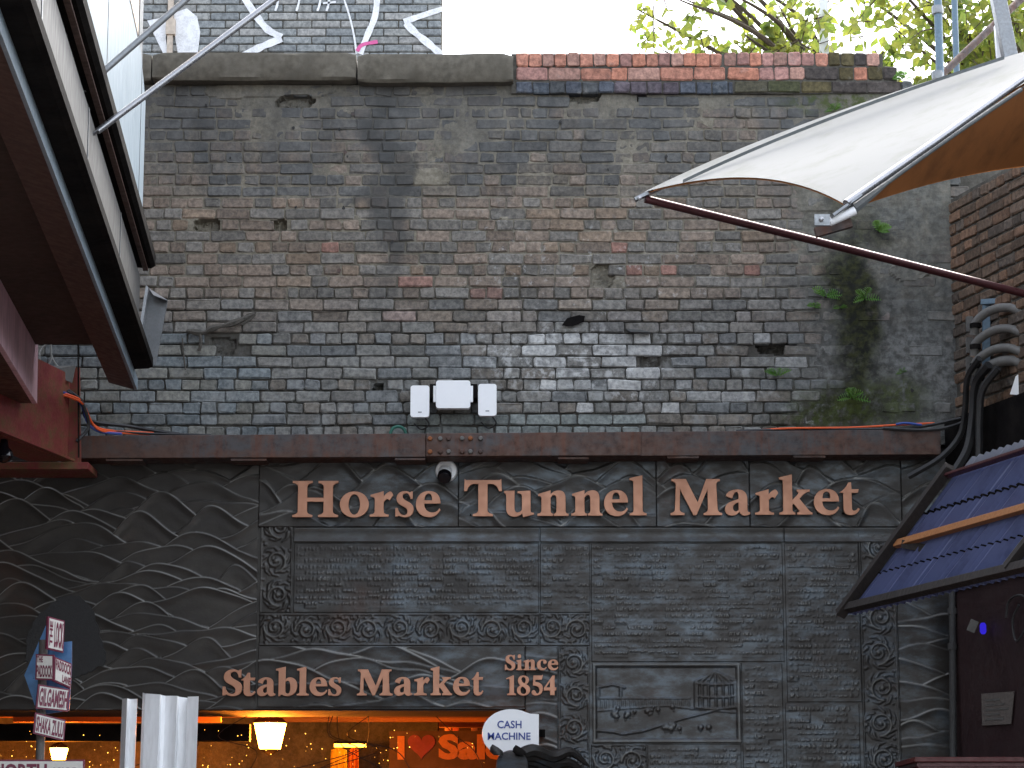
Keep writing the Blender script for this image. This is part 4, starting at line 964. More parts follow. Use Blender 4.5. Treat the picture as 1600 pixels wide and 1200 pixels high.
def cable(label, pts, r, mat, name='cable', group=None):
    o = MB().tube(catmull([AT(*q) for q in pts], 6), r, 6).build(name, mat, smooth=True); return tag(o, label, 'cable', group)
gl_ = 'cables at the left end of the beam'; gr_ = 'cables at the right end of the beam'
cable('upper orange cable draped over the red girder onto the beam', [(40,600,-.9),(75,608,-.62),(110,618,-.5),(128,628,-.42),(140,655,-.3),(152,668,-.27),(175,673,-.2),(240,677,-.14)], .008, M['orange_cable'], group=gl_)
cable('lower orange cable draped over the red girder onto the beam', [(40,603,-.9),(80,612,-.62),(112,622,-.5),(130,632,-.42),(143,659,-.3),(156,672,-.27),(180,676,-.2),(235,679,-.14)], .007, M['orange_cable'], group=gl_)
cable('blue cable behind the orange ones at the left beam end', [(60,600,-.8),(105,616,-.5),(127,632,-.4),(137,660,-.3),(155,674,-.25),(190,678,-.2)], .009, M['blue_cable'], group=gl_)
cable('thick black cable lying along the beam top at left', [(100,610,-.5),(126,625,-.4),(133,650,-.3),(150,660,-.2),(200,666,-.12),(240,673,-.1),(290,680,-.1)], .013, M['rubber'], group=gl_)
cable('sagging black cable in front of the red girder', [(35,590,-.9),(60,590,-.8),(95,604,-.5),(120,620,-.45),(133,640,-.4),(138,668,-.35),(120,690,-.4)], .011, M['rubber'], group=gl_)
cable('long black cable along the beam top in the left half', [(150,670,-.22),(220,677,-.16),(330,680,-.1)], .009, M['rubber'], group=gl_)
cable('pale loop of cable hanging above the red girder', [(78,520,-.6),(80,560,-.58),(70,573,-.57),(62,560,-.57),(66,545,-.57),(78,536,-.57),(82,560,-.55),(100,585,-.5)], .006, M['pale_cable'], group=gl_)
cable('thin pale cable along the pipe under the left eaves', [(0,340,-2.4),(12,395,-2.0),(30,445,-1.5),(55,470,-1.2),(85,482,-.85)], .005, M['pale_cable'], group=gl_)
cable('orange cable running along the beam top on the right', [(1190,671.5,-.2),(1240,669,-.22),(1330,668,-.22),(1400,664,-.22),(1460,661,-.22)], .007, M['orange_cable'], group=gr_)
cable('black cable beside the orange one on the right of the beam', [(1150,674,-.2),(1250,671,-.21),(1350,671,-.22),(1430,668,-.23),(1510,652,-.25)], .012, M['rubber'], group=gr_)
cable('black cable rising in a curve off the right end of the beam', [(1380,669,-.25),(1440,672,-.28),(1480,668,-.3),(1515,655,-.3),(1560,635,-.6),(1620,610,-.8)], .012, M['rubber'], group=gr_)
cable('short red cable among the black cables at far right', [(1545,640,-.6),(1570,632,-.65),(1620,605,-.8)], .007, M['orange_cable'], group=gr_)
cable('blue cable stub near the right end of the beam', [(1400,663,-.24),(1415,661,-.24),(1440,664,-.24)], .008, M['blue_cable'], group=gr_)
for i, (lab, pts, r_) in enumerate((('leftmost thick black hose dropping beside the wall corner', [(1530,560,-.75),(1512,590,-.6),(1508,640,-.5),(1500,680,-.45),(1470,715,-.4),(1420,745,-.3)], .022),
        ('middle thick black hose dropping beside the wall corner', [(1545,570,-.8),(1524,600,-.65),(1520,650,-.6),(1512,700,-.6),(1490,740,-.6)], .030), ('rightmost thick black hose dropping beside the wall corner', [(1560,575,-.85),(1535,610,-.75),(1530,660,-.7),(1528,720,-.7),(1510,760,-.7)], .024))):
    cable(lab, pts, r_, M['rubber'], 'hose', 'black hoses at the corner')

# grey conduits on a blue-grey frame
fr = thing('steel_rack', 'blue-grey steel rack behind the curved conduits on the side wall', 'frame', AT(1560, 560, -.5))
m = MB(); a = AT(1541, 468, -.5); b_ = AT(1541, 580, -.5); m.bar(a, b_, .05, .03, (0, 1, 0)); m.build('upright', M['blue_frame'], fr, bevel=.003)
m = MB(); m.bar(AT(1534, 472, -.5), AT(1640, 466, -.85), .03, .035); m.build('top_rail', M['blue_frame'], fr, bevel=.003)
m = MB(); m.bar(AT(1545, 578, -.5), AT(1640, 585, -.85), .03, .03); m.build('bottom_rail', M['blue_frame'], fr, bevel=.003)
for i, (y0, lab) in enumerate(((483, 'uppermost curved grey conduit'), (516, 'second curved grey conduit from the top'), (546, 'third curved grey conduit from the top'), (566, 'lowest and thickest curved grey conduit'))):
    th = thing('conduit', lab + ' at the right edge', 'conduit', AT(1530, y0 + 25, -.6), 'curved conduits')
    x_ = 1524 + (6 if i == 3 else 0); pts = [(x_ - 2, y0 + 40, -.62), (x_, y0 + 22, -.64), (x_ + 14, y0 + 8, -.68), (x_ + 34, y0 - 1, -.74), (x_ + 55, y0 - 2, -.8), (x_ + 72, y0 + 4, -.86), (x_ + 100, y0 + 10, -.95)]
    MB().tube(catmull([AT(*q) for q in pts], 5), .029 if i < 3 else .034, 12).build('pipe', M['conduit'], th, smooth=True)
    m = MB(); q = AT(x_, y0 + 26, -.64); m.lathe(q, (.0, 0, 1), [(.036, -.015), (.036, .015)], 12); m.build('collar', M['black'], th)
    m = MB(); q = AT(1517, y0 + 24, -.5); m.box(q - Vector((.03, .02, .05)), q + Vector((.012, .02, .05))); m.build('clamp', M['conduit'], th)
tg = MB().prism([AT(1587, 588, -.95), AT(1591, 585, -.95), AT(1592, 617, -.95), AT(1578, 616, -.95)], (0, .004, 0)).build('cable_tag', M['white_dirty']); tag(tg, 'small white tag hanging from the lowest conduit', 'tag')

# ------------------------------------------------------------------ white canopy on the right
can = thing('fabric_canopy', 'white fabric canopy with orange lining and steel arms at upper right', 'canopy', AT(1600, 200, -3))
A = AT(1006, 300, -2.0); B = AT(1318, 318, -4.5); Pp = AT(1700, 52, -2.9); Ptop = AT(1720, 60, -3.3); C = AT(1780, 262, -1.6)
def bez(a, c, b, t_): return a * (1 - t_) ** 2 + c * (2 * t_ * (1 - t_)) + b * t_ * t_
NU, NV = 26, 26
ctrlAP = AT(1250, 178, -2.3); ctrlBP = AT(1490, 190, -3.9); ctrlAB = AT(1190, 255, -3.0)
def patch(e0, e1, nu, nv, sag):      # e0(t): edge at u=0, e1(t): edge at u=1
    V = []; 
    for i in range(nu + 1):
        u = i / nu
        for j in range(nv + 1):
            t_ = j / nv; p = e0(t_).lerp(e1(t_), u); p = p + sag(u, t_); V.append(p)
    F = [[i * (nv + 1) + j, i * (nv + 1) + j + 1, (i + 1) * (nv + 1) + j + 1, (i + 1) * (nv + 1) + j] for i in range(nu) for j in range(nv)]
    return V, F
eAP = lambda t_: bez(A, ctrlAP, Pp, t_); eBP = lambda t_: bez(B, ctrlBP, Ptop, t_)
mid = (A + B) / 2; bow = (bez(A, ctrlAB, B, .5) - mid)
sag = lambda u, t_: bow * (4 * u * (1 - u)) * (1 - t_) ** 2.2 * 1.15 + Vector((0, 0, -.05)) * math.sin(math.pi * u) * math.sin(math.pi * t_)
V, F = patch(eAP, eBP, NU, NV, sag)
def thick(V, F, off): 
    n = len(V); off = Vector(off); return V + [p + off for p in V], F + [[i + n for i in q][::-1] for q in F]
o = MB().add(V, F).build('canopy_panel', M['cloth_white'], can, smooth=True)
o = MB().add([p + Vector((.004, .004, -.010)) for p in V], F).build('lining', M['cloth_orange'], can, smooth=True)
# next panel round: we look up at its orange lining
eC = lambda t_: bez(C, AT(1830, 150, -2.2), Ptop + Vector((.2, -.2, 0)), t_)
Bs = B + Vector((.05, .02, -.02)); eB2 = lambda t_: bez(Bs, ctrlBP + Vector((.03, 0, -.03)), Ptop, t_)
V2, F2 = patch(eB2, eC, 18, 18, lambda u, t_: Vector((0, 0, .10)) * (4 * u * (1 - u)) * (1 - t_) ** 2 + Vector((0, .10, 0)) * math.sin(3.1 * u) * (t_) )
MB().add(V2, F2).build('lining', M['cloth_orange'], can, smooth=True)
MB().add([p + Vector((0, 0, .012)) for p in V2], F2).build('canopy_panel', M['cloth_white'], can, smooth=True)
# dark seam along the A edge and flap above it
seam = []
for j in range(24):
    t_ = .06 + j / 23 * .78; p = eAP(t_).lerp(eBP(t_), .13 + .04 * t_); seam.append(p + Vector((-.012, -.012, .012)))
m = MB()
V3 = [p + Vector((0, 0, .010)) for p in seam] + [p + Vector((0, 0, -.010)) for p in seam]; n = len(seam)
MB().add(V3, [[i, i + 1, n + i + 1, n + i] for i in range(n - 1)]).build('seam', M['cloth_trim'], can)
hem = [eB2(j / 20) + Vector((-.01, -.02, -.01)) for j in range(15)]
MB().tube(hem, [.030, .026, .020] + [.012] * 12, 8).build('rolled_hem', M['cloth_trim'], can, smooth=True)
# arms: steel tube along the B edge and the tip fittings
m = MB().tube([AT(1322, 318, -4.56), AT(1470, 215, -4.2), AT(1720, 35, -3.4)], .020, 12); m.build('arm', M['bright_steel'], can, smooth=True)
m = MB(); m.bar(AT(1300, 338, -4.56), AT(1345, 306, -4.53), .012, .05, (0, 1, 0)); m.box(AT(1273, 352, -4.58), AT(1296, 336, -4.56)); m.build('corner_plate', M['steel'], can)
MB().lathe(AT(1283, 343, -4.58), (0, -1, 0), [(.012, 0), (.012, .014), (.005, .018)], 8).build('bolt', M['bright_steel'], can)
m = MB(); m.tube([AT(1296, 347, -4.52), AT(1336, 329, -4.52)], .022, 10); m.build('end_socket', M['white_dirty'], can, smooth=True)
m = MB(); m.bar(AT(1274, 364, -4.45), AT(1330, 348, -4.45), .04, .045); m.build('lower_bracket', M['rust'], can)
m = MB(); m.bar(AT(992, 312, -2.0), AT(1035, 292, -2.0), .02, .05, (0, 1, 0)); m.build('corner_plate', M['steel'], can)
MB().lathe(AT(999, 310, -2.02), (0, -1, 0), [(.014, 0), (.014, .016), (.005, .02)], 8).build('bolt', M['bright_steel'], can)
pole = MB().tube([AT(1008, 311, -1.98), AT(1280, 378, -1.75), AT(1660, 474, -1.4)], .024, 14).build('brace_pole', M['maroon'], smooth=True)
tag(pole, 'long maroon brace pole from the canopy tip to the right edge', 'pole')
ms = thing('canopy_mast', 'grey square mast rising behind the canopy at the top right', 'mast', AT(1580, 110, -1.8))
m = MB(); m.bar(AT(1584, 120, -1.8), AT(1552, -40, -1.8), .085, .085, (0, 1, 0)); m.build('mast_tube', M['steel'], ms, bevel=.004)
m = MB(); m.bar(AT(1566, 120, -1.7), AT(1560, 40, -1.7), .05, .05, (0, 1, 0)); m.build('inner_tube', M['white_dirty'], ms)
MB().prism([AT(1584, 120, -1.8), AT(1610, 120, -1.8), AT(1680, 300, -1.0), AT(1660, 300, -1.0)], (0, .06, 0)).build('mast_foot', M['steel'], ms)
MB().bar(Pp, AT(1605, 105, -1.8), .04, .04).build('mast_strut', M['steel'], ms)

# scaffold poles behind the wall, pale post
sc_ = thing('scaffold_pole', 'blue-grey scaffold pole standing behind the wall top near the canopy', 'scaffold', AT(1465, 130, 1.4))
p0 = AT(1466, 130, 1.4); MB().tube([(p0.x, 1.4, 0), AT(1464, -40, 1.4)], .030, 12).build('pole', M['blue_frame'], sc_, smooth=True)
for py in (16, 118): MB().lathe(AT(1465, py, 1.4), (0, 0, 1), [(.042, -.03), (.045, 0), (.042, .03)], 12).build('coupler', M['steel'], sc_, smooth=True)
d_ = MB().tube([AT(1466, 122, 1.46), AT(1615, -20, 2.2)], .028, 10).build('diagonal_brace', M['rust'], sc_, smooth=True)
p1 = AT(1491, 130, 2.2); MB().tube([(p1.x, 2.2, 0), AT(1490, -40, 2.2)], .024, 10).build('rear_pole', M['blue_frame'], sc_, smooth=True)
p2 = AT(1288, 90, 5.5); tag(MB().box((p2.x - .04, 5.46, 0), (p2.x + .04, 5.54, AT(1288, -60, 5.5).z)).build('white_post', M['white_plastic']), 'thin white post standing behind the red brick coping', 'post')

# ------------------------------------------------------------------ tree behind the wall
tr = random.Random(4)
def tree(name, label, base, crown_c, rad, nl, seed, sz=.1):
    r = random.Random(seed); th = thing(name, label, 'tree', base, 'trees behind the wall'); base = Vector(base); cc_ = Vector(crown_c)
    m = MB(); fork = Vector((base.x * .6 + cc_.x * .4, base.y, cc_.z - rad[2] * 1.5))
    m.tube(catmull([base, base.lerp(fork, .5) + Vector((.12, 0, 0)), fork], 6), [.16 - .05 * i / 12 for i in range(13)], 10); m.build('trunk', M['bark'], th, smooth=True)
    tips = []
    for i in range(16):
        while True:
            q = Vector((r.uniform(-1, 1), r.uniform(-1, 1), r.uniform(-1, 1)))
            if q.length < 1: break
        e = cc_ + Vector((q.x * rad[0], q.y * rad[1], q.z * rad[2])) * .92
        mid = fork.lerp(e, .5) + Vector((r.gauss(0, .12), r.gauss(0, .12), r.uniform(.0, .35)))
        P_ = catmull([fork, mid, e], 6); m2 = MB(); m2.tube(P_, [.045 - .038 * k / (len(P_) - 1) for k in range(len(P_))], 6); m2.build('limb', M['bark'], th, smooth=True)
        tips += [P_[k] for k in range(4, len(P_))]
    tw = MB(); V = []; F = []; spr = []
    for k in range(nl // 14):
        s_ = r.choice(tips) + Vector((r.gauss(0, .25), r.gauss(0, .25), r.gauss(0, .25)))
        d = Vector((r.gauss(0, 1), r.gauss(0, 1), r.gauss(-.5, .6))).normalized(); Ls = r.uniform(.25, .6)
        e = s_ + d * Ls + Vector((0, 0, -.12)); tw.tube([s_, s_.lerp(e, .5) + Vector((0, 0, .03)), e], [.008, .005, .003], 4, False)
        for q in range(14):
            c = s_.lerp(e, q / 13) + Vector((r.gauss(0, .05), r.gauss(0, .05), r.gauss(0, .05)))
            ax = Vector((r.gauss(0, 1), r.gauss(0, 1), r.gauss(-.9, .6))).normalized(); sd_ = ax.cross(Vector((r.gauss(0, 1), r.gauss(0, 1), r.gauss(0, 1)))).normalized(); nn = ax.cross(sd_)
            l_ = sz * r.uniform(.6, 1.25); w_ = l_ * r.uniform(.28, .42); n = len(V)
            V += [c, c + ax * l_ * .45 + sd_ * w_ + nn * l_ * .08, c + ax * l_, c + ax * l_ * .45 - sd_ * w_ + nn * l_ * .08, c + ax * l_ * .5 - nn * l_ * .06]
            F += [[n, n+1, n+4], [n+1, n+2, n+4], [n+2, n+3, n+4], [n+3, n, n+4]]
    tag(tw.build('twigs', M['bark'], th), kind='stuff')
    o = mesh('crown', V, F, M['leaf'], th); o['kind'] = 'stuff'
tree('leafy_tree', 'sunlit leafy tree behind the wall at the top right', (5.6, 5.6, 0), (4.3, 5.2, 9.3), (2.1, 1.2, 1.5), 5200, 8, .12)
tree('sparse_tree', 'sparser thin-leaved tree behind the red brick coping', (3.9, 6.6, 0), (2.05, 6.2, 9.7), (1.15, .7, .8), 1000, 23, .12)

# ------------------------------------------------------------------ ferns growing out of the brick joints
def fern(label, px, py, n, size, seed, broad=False):
    r = random.Random(seed); c = AT(px, py, -.01); V = []; F = []
    for k in range(n):
        an = r.uniform(-.2, math.pi + .2); d = Vector((math.cos(an), -r.uniform(.3, .9), math.sin(an) * .8 + .1)).normalized(); L_ = size * r.uniform(.6, 1.15)
        side_ = d.cross(Vector((0, -1, .3))).normalized(); npr = 7
        for q in range(npr):
            u = (q + .6) / npr; b0 = c + d * L_ * u + Vector((0, -.02, -.35 * L_ * u * u)); ll = L_ * (.26 if not broad else .34) * math.sin(math.pi * min(1, u * .85 + .12))
            for s_ in (-1, 1):
                e = b0 + side_ * s_ * ll + d * ll * .4; w_ = d * L_ * (.026 if not broad else .045); i = len(V)
                V += [b0 - w_, b0.lerp(e, .5) + Vector((0, -.006, 0)) - w_, e, b0.lerp(e, .5) + w_ * 1.4, b0 + w_]; F += [[i, i+1, i+3, i+4], [i+1, i+2, i+3]]
        i = len(V); V += [c + Vector((0, .02, 0)), c + Vector((.004, .02, 0)), c + d * L_ * .5 + Vector((0, -.02, -.09 * L_)), c + d * L_ + Vector((0, -.02, -.35 * L_))]; F += [[i, i+1, i+2], [i+1, i+3, i+2]]
    o = mesh('fern', V, F, M['fern']); tag(o, label, 'fern', 'ferns growing on the wall')
fern('bright fern left of the black mossy streak', 1290, 464, 6, .13, 1); fern('bright fern right of the black mossy streak', 1350, 468, 6, .13, 2)
fern('small low fern tuft left of the mossy streak', 1272, 480, 5, .07, 3, True); fern('pale dry fern at the middle of the mossy streak', 1312, 482, 4, .07, 4)
fern('fern hanging above the beam at the mossy foot of the streak', 1330, 622, 7, .12, 5); fern('narrow upright fern left of the mossy foot near the missing brick', 1215, 588, 5, .12, 6)
fern('wide green tuft just under the canopy corner', 1372, 362, 8, .10, 7, True); fern('single small tuft on the grey render near the corner', 1410, 582, 5, .06, 8)
fern('tuft on the coping end beside the stepped red bricks', 1412, 124, 6, .10, 9, True); fern('small tuft on the mossy course below the coping', 1303, 172, 5, .07, 10)
# dead root and rag on the left
m = MB(); m.tube(catmull([AT(292, 517, -.03), AT(316, 520, -.05), AT(335, 512, -.06), AT(360, 506, -.05), AT(398, 491, -.02)], 5), [.012 + .012 * math.sin(k * .5) ** 2 for k in range(21)], 6)
m.tube(catmull([AT(312, 518, -.05), AT(314, 535, -.05), AT(311, 548, -.03)], 4), .012, 5); m.tube(catmull([AT(285, 528, -.03), AT(287, 555, -.02), AT(290, 578, -.02)], 4), .005, 5)
m.prism([AT(372, 503, -.03), AT(386, 490, -.03), AT(401, 487, -.03), AT(396, 497, -.03), AT(378, 508, -.03)], (0, .01, 0))
tag(m.build('dead_root', M['rag'], smooth=True), 'dry dead root hanging on the bricks at left', 'root')
m = MB(); m.prism([AT(a, b_, -.03) for a, b_ in ((878, 508), (886, 497), (905, 492), (914, 494), (912, 502), (895, 509))], (0, .015, 0)); tag(m.build('torn_felt', M['black']), 'scrap of torn black felt stuck on the wall above the white patch', 'scrap')
m = MB(); m.prism([AT(a, b_, -.06) for a, b_ in ((978, 514), (1000, 515), (1018, 519), (985, 518))], (0, .06, 0.0)); tag(m.build('slate_chip', M['zinc']), 'thin slate chip poking out of the wall', 'slate')

# ------------------------------------------------------------------ blue corrugated awning at lower right
aw = thing('corrugated_awning', 'blue corrugated plastic awning in a dark timber frame at lower right', 'awning', AT(1318, 960, -1.2))
bl0 = AT(1320, 958, -1.25); tl0 = AT(1484, 738, -1.95); LW = 2.6
tr0 = tl0 + WD * LW; br0 = bl0 + WD * LW; nrm = (tl0 - bl0).cross(WD).normalized()
if nrm.y > 0: nrm = -nrm
def AWP(u, v, out=0.0): return bl0.lerp(tl0, v) + WD * (u * LW) + nrm * out
def rail(name, a, b_, w, d, mat): return MB().bar(a, b_, w, d, nrm).build(name, mat, aw, bevel=.003)
rail('end_rafter', AWP(0, -.02, .02), AWP(0, 1.03, .02), .055, .06, M['timber_dark'])
rail('eave_rail', AWP(.012, .03, .012), AWP(1, .03, .012), .05, .05, M['timber_dark'])
rail('top_rail', AWP(.012, .965, .012), AWP(1, .965, .012), .02, .04, M['maroon'])
rail('middle_batten', AWP(.012, .49, .008), AWP(1, .49, .008), .045, .035, M['timber_orange'])
rail('rafter', AWP(.8, .04, .02), AWP(.8, .95, .02), .05, .05, M['timber_dark'])
MB().bar(AT(1412, 850, -1.74), AT(1650, 897, -2.95), .035, .05).build('brace', M['timber_dark'], aw, bevel=.003)
def corr(v0, v1, off, mat, amp=.022, n=160, step=.085):
    V = []; F = []
    for i in range(n + 1):
        u = i / n; ph = u * LW / step * 2 * math.pi
        for v in (v0, (v0 + v1) / 2, v1): V.append(AWP(u, v, -.025 - off + amp * math.sin(ph)))
    for i in range(n):
        for j in range(2): F.append([i*3+j, i*3+j+1, (i+1)*3+j+1, (i+1)*3+j])
    return MB().add(V, F).build('corrugated_sheet' if mat is not M['black'] else 'overlap_shadow', mat, aw, smooth=True)
corr(.0, .30, .0, M['blue_sheet']); corr(.27, .72, .012, M['blue_sheet']); corr(.68, 1.0, .024, M['blue_sheet']); corr(.94, 1.13, .040, M['clear_sheet'], .02); corr(.714, .726, -.003, M['black']); corr(.290, .300, -.003, M['black'])  # thin black strips added to stand for the shadows at the sheet overlaps

# ------------------------------------------------------------------ dark shop on the right under the awning
ds = thing('corner_shop', 'dark maroon shop front in the shade at the lower right corner', 'shop', (3.2, -1.5, 0))
sA = AT(1490, 1000, -.25); 
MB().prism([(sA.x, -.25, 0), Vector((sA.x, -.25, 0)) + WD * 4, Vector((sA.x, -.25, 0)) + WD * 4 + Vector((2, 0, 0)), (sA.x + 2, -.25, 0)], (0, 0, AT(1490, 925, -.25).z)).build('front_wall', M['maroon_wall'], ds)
zr = AT(1490, 925, -.25).z
MB().prism([Vector((sA.x - .02, -.25, zr)) , Vector((sA.x - .02, -.25, zr)) + WD * 4, Vector((sA.x + .03, -.25, zr)) + WD * 4, Vector((sA.x + .03, -.25, zr))], (0, 0, .03)).build('cornice', M['conduit'], ds)
pl = AT(1417, 1186, -1.0)
MB().box((pl.x, -1.3, pl.z - .03), (pl.x + 3, -.5, pl.z)).build('counter_top', M['red_paint'], ds, bevel=.004)
MB().box((pl.x + .02, -1.26, pl.z - .055), (pl.x + 3, -.5, pl.z - .031)).build('counter_trim', M['maroon'], ds)
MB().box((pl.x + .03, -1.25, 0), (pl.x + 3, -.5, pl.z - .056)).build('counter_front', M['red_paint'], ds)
MB().prism([SW(.0, .05, AT(1500, 735, -.2).z), SW(5, .05, AT(1500, 735, -.2).z), SW(5, .05, AT(1500, 652, -.2).z), SW(.0, .05, AT(1500, 652, -.2).z)], WN * .05).build('roof_fascia', M['black'], ds)
MB().prism([SW(.0, .04, zr + .03), SW(5, .04, zr + .03), SW(5, .04, AT(1500, 735, -.2).z - .01), SW(.0, .04, AT(1500, 735, -.2).z - .01)], WN * .02).build('upper_front', M['timber_dark'], ds)
roofp = [Vector((sA.x - .15, -1.9, zr + 1.3)), Vector((sA.x - .15, -1.9, zr + 1.3)) + WD * 6, Vector((sA.x + 2, -1.9, zr + 1.3)) + WD * 6, Vector((sA.x + 2, -1.9, zr + 1.3))]
pi = thing('waste_pipe', 'vertical grey pipe beside the dark shop front', 'pipe', AT(1488, 1190, -.3))
MB().tube([AT(1488, 900, -.3), AT(1489, 1190, -.3), (AT(1489, 1190, -.3).x, -.3, 0)], .022, 10).build('pipe', M['dim_pipe'], pi, smooth=True)
for py in (955, 1010): MB().lathe(AT(1488, py, -.3), (0, 0, 1), [(.03, -.02), (.03, .02)], 10).build('collar', M['dim_pipe'], pi)
def on_front(px, py, lift=.01):
    # point on the shop front plane seen at a photo pixel
    lo, hi = -4.0, .5
    for _ in range(40):
        y = (lo + hi) / 2; p = AT(px, py, y); s_ = (p - Vector((sA.x, -.25, 0))).dot(WN)
        if s_ > lift: hi, lo = hi, y
        else: hi, lo = y, lo
        if s_ > lift: lo = y
    return p
pc = [on_front(a, b_, .012) for a, b_ in ((1535, 1134), (1580, 1131), (1585, 1080), (1534, 1084))]
nt_ = thing('paper_notice', 'sheet of paper pinned on the dark maroon shop wall', 'notice', pc[0]); MB().prism(pc, WN * .003).build('sheet', M['paper'], nt_)
for k in range(5):
    v0 = .78 - k * .15; q = [quad(pc, .12, v0) + WN * .005, quad(pc, .6 + .28 * ((k * 7) % 3) / 2, v0) + WN * .005]; MB().bar(q[0], q[1], .012, .001, WN).build('text_line', M['conduit'], nt_)
bb = on_front(1536, 982, .05); th = thing('blue_light', 'small glowing blue light on the dark shop wall', 'light', bb); MB().lathe(bb, (0, 0, 1), [(.012, -.035), (.02, -.02), (.02, .02), (.012, .035)], 10).build('lamp', M['blue_led'], th); MB().bar(bb + Vector((-.05, 0, .05)), bb + Vector((-.08, .0, -.02)), .02, .05).build('holder', M['conduit'], th)
lp = [on_front(a, b_, .03) for a, b_ in ((1572, 965), (1576, 940), (1592, 930), (1608, 940), (1604, 975), (1588, 1002), (1582, 970), (1592, 945))]
tag(MB().tube(catmull(lp, 5), .007, 6).build('hanging_cable', M['dim_pipe'], smooth=True), 'tangled pale cable hung on the maroon shop wall', 'cable')

# ------------------------------------------------------------------ tunnel behind the mouth, lit warm
tn = thing('market_tunnel', 'warmly lit market tunnel interior seen under the relief wall', 'tunnel', (-1.5, 2, 0))
XT0 = AT(-140, 1150).x; CZ = Z_OPEN + .16
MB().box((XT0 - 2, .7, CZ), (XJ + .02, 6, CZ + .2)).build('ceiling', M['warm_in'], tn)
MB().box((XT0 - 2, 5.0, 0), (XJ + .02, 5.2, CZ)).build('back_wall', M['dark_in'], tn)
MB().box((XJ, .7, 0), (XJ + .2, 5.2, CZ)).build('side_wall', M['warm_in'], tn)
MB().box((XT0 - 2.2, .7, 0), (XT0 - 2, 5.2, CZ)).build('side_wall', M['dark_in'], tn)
for y_, mt in ((.9, 'brown_soffit'), (1.9, 'timber_orange'), (3.2, 'timber_orange')): MB().box((XT0 - 2, y_, CZ - .09), (XJ, y_ + .12, CZ - .001)).build('ceiling_beam', M[mt], tn)
a = AT(20, 1128, 1.2); b_ = AT(345, 1118, 1.2); MB().box((a.x, 1.2, a.z), (b_.x, 1.26, b_.z)).build('lit_shelf', M['timber_orange'], tn)
a = AT(-20, 1158, .8); b_ = AT(390, 1131, .8); MB().box((a.x, .8, a.z), (b_.x, .9, b_.z)).build('dark_bulkhead', M['black'], tn)
a = AT(400, 1128, 2.4); b_ = AT(760, 1118, 2.4); MB().box((a.x, 2.4, a.z), (b_.x, 2.45, b_.z)).build('sign_fascia', M['timber_orange'], tn)
a = AT(775, 1119, .2); b_ = AT(844, 1108, .2); MB().box((a.x, .2, a.z), (b_.x, .3, b_.z)).build('red_fascia', M['red_paint'], tn)
for (x_, y_, w_, mt) in ((325, 3.6, .5, 'warm_in'), (700, 4.4, .8, 'warm_in'), (60, 3.8, .7, 'warm_in')):
    p = AT(x_, 1180, y_); MB().box((p.x - w_ / 2, y_, 0), (p.x + w_ / 2, y_ + .2, p.z + .15)).build('stall_front', M[mt], tn)
# lamps
def lantern(px, py, Y, label, s=1.0, power=25):
    p = AT(px, py, Y); th = thing('lantern', label, 'lamp', p, 'lit lamps in the tunnel')
    m = MB(); n = 6; c = p; prof = [(.055 * s, -.07 * s), (.085 * s, .05 * s)]
    m.lathe(c, (0, 0, 1), prof, 6); m.build('glass', M['lamp'], th)
    m = MB(); m.lathe(c + Vector((0, 0, .052 * s)), (0, 0, 1), [(.095 * s, 0), (.06 * s, .03 * s), (.015 * s, .05 * s)], 6); m.build('cap', M['black'], th)
    m = MB(); m.lathe(c + Vector((0, 0, -.073 * s)), (0, 0, -1), [(.06 * s, 0), (.03 * s, .015 * s), (.01 * s, .03 * s)], 6); m.build('finial', M['black'], th)
    MB().tube([c + Vector((0, 0, .1 * s)), (c.x, c.y, CZ)], .006, 6).build('hanger', M['black'], th)
    l = bpy.data.lights.new('lamp_light', 'POINT'); l.energy = power; l.color = (1, .24, .02); l.energy *= 1.0; l.shadow_soft_size = .06
    lo = bpy.data.objects.new('lamp_light', l); lo.location = c + Vector((0, -.16, -.05)); link(lo, th)
lantern(422, 1147, 1.3, 'bright orange lantern under the copper lettering', 1.45, 40)
lantern(92, 1178, 1.6, 'dimmer orange lamp low behind the signpost', .8, 15)
lantern(640, 1135, 3.6, 'small far lamp deep in the tunnel', .5, 25)
th = thing('strip_lamp', 'glowing strip lamp over the hanging clothes in the tunnel', 'lamp', AT(550, 1165, 2.2)); a = AT(522, 1167, 2.2); b_ = AT(572, 1162, 2.2); MB().box((a.x, 2.2, a.z), (b_.x, 2.24, b_.z)).build('tube', M['lamp_soft'], th); MB().box((a.x, 2.2, b_.z + .001), (b_.x, 2.24, b_.z + .02)).build('housing', M['black'], th)
for (px0, px1, col_, lab) in ((517, 542, (.75, .50, .03), 'yellow garment hanging under the strip lamp'), (545, 560, (.65, .20, .02), 'orange garment hanging beside the yellow one')):
    a = AT(px0, 1168, 2.3); b_ = AT(px1, 1168, 2.3); w_ = b_.x - a.x; V = []; n = 14
    for i in range(n + 1):
        u = i / n; x = a.x + w_ * u; f_ = .02 * math.sin(u * 17); sh = .03 * abs(u - .5)
        V += [(x, 2.32 + f_, a.z - sh), (x + (u - .5) * .03, 2.32 + 1.4 * f_, a.z - .45), (x + (u - .5) * .06, 2.32 + 1.6 * f_, a.z - .9)]
    F = [[i*3+j, i*3+j+1, (i+1)*3+j+1, (i+1)*3+j] for i in range(n) for j in range(2)]
    o = MB().add(V + [], F).build('garment', worn('cloth_%d' % px0, col_, .9, 0, .2, 8), smooth=True); tag(o, lab, 'garment', 'garments in the tunnel')
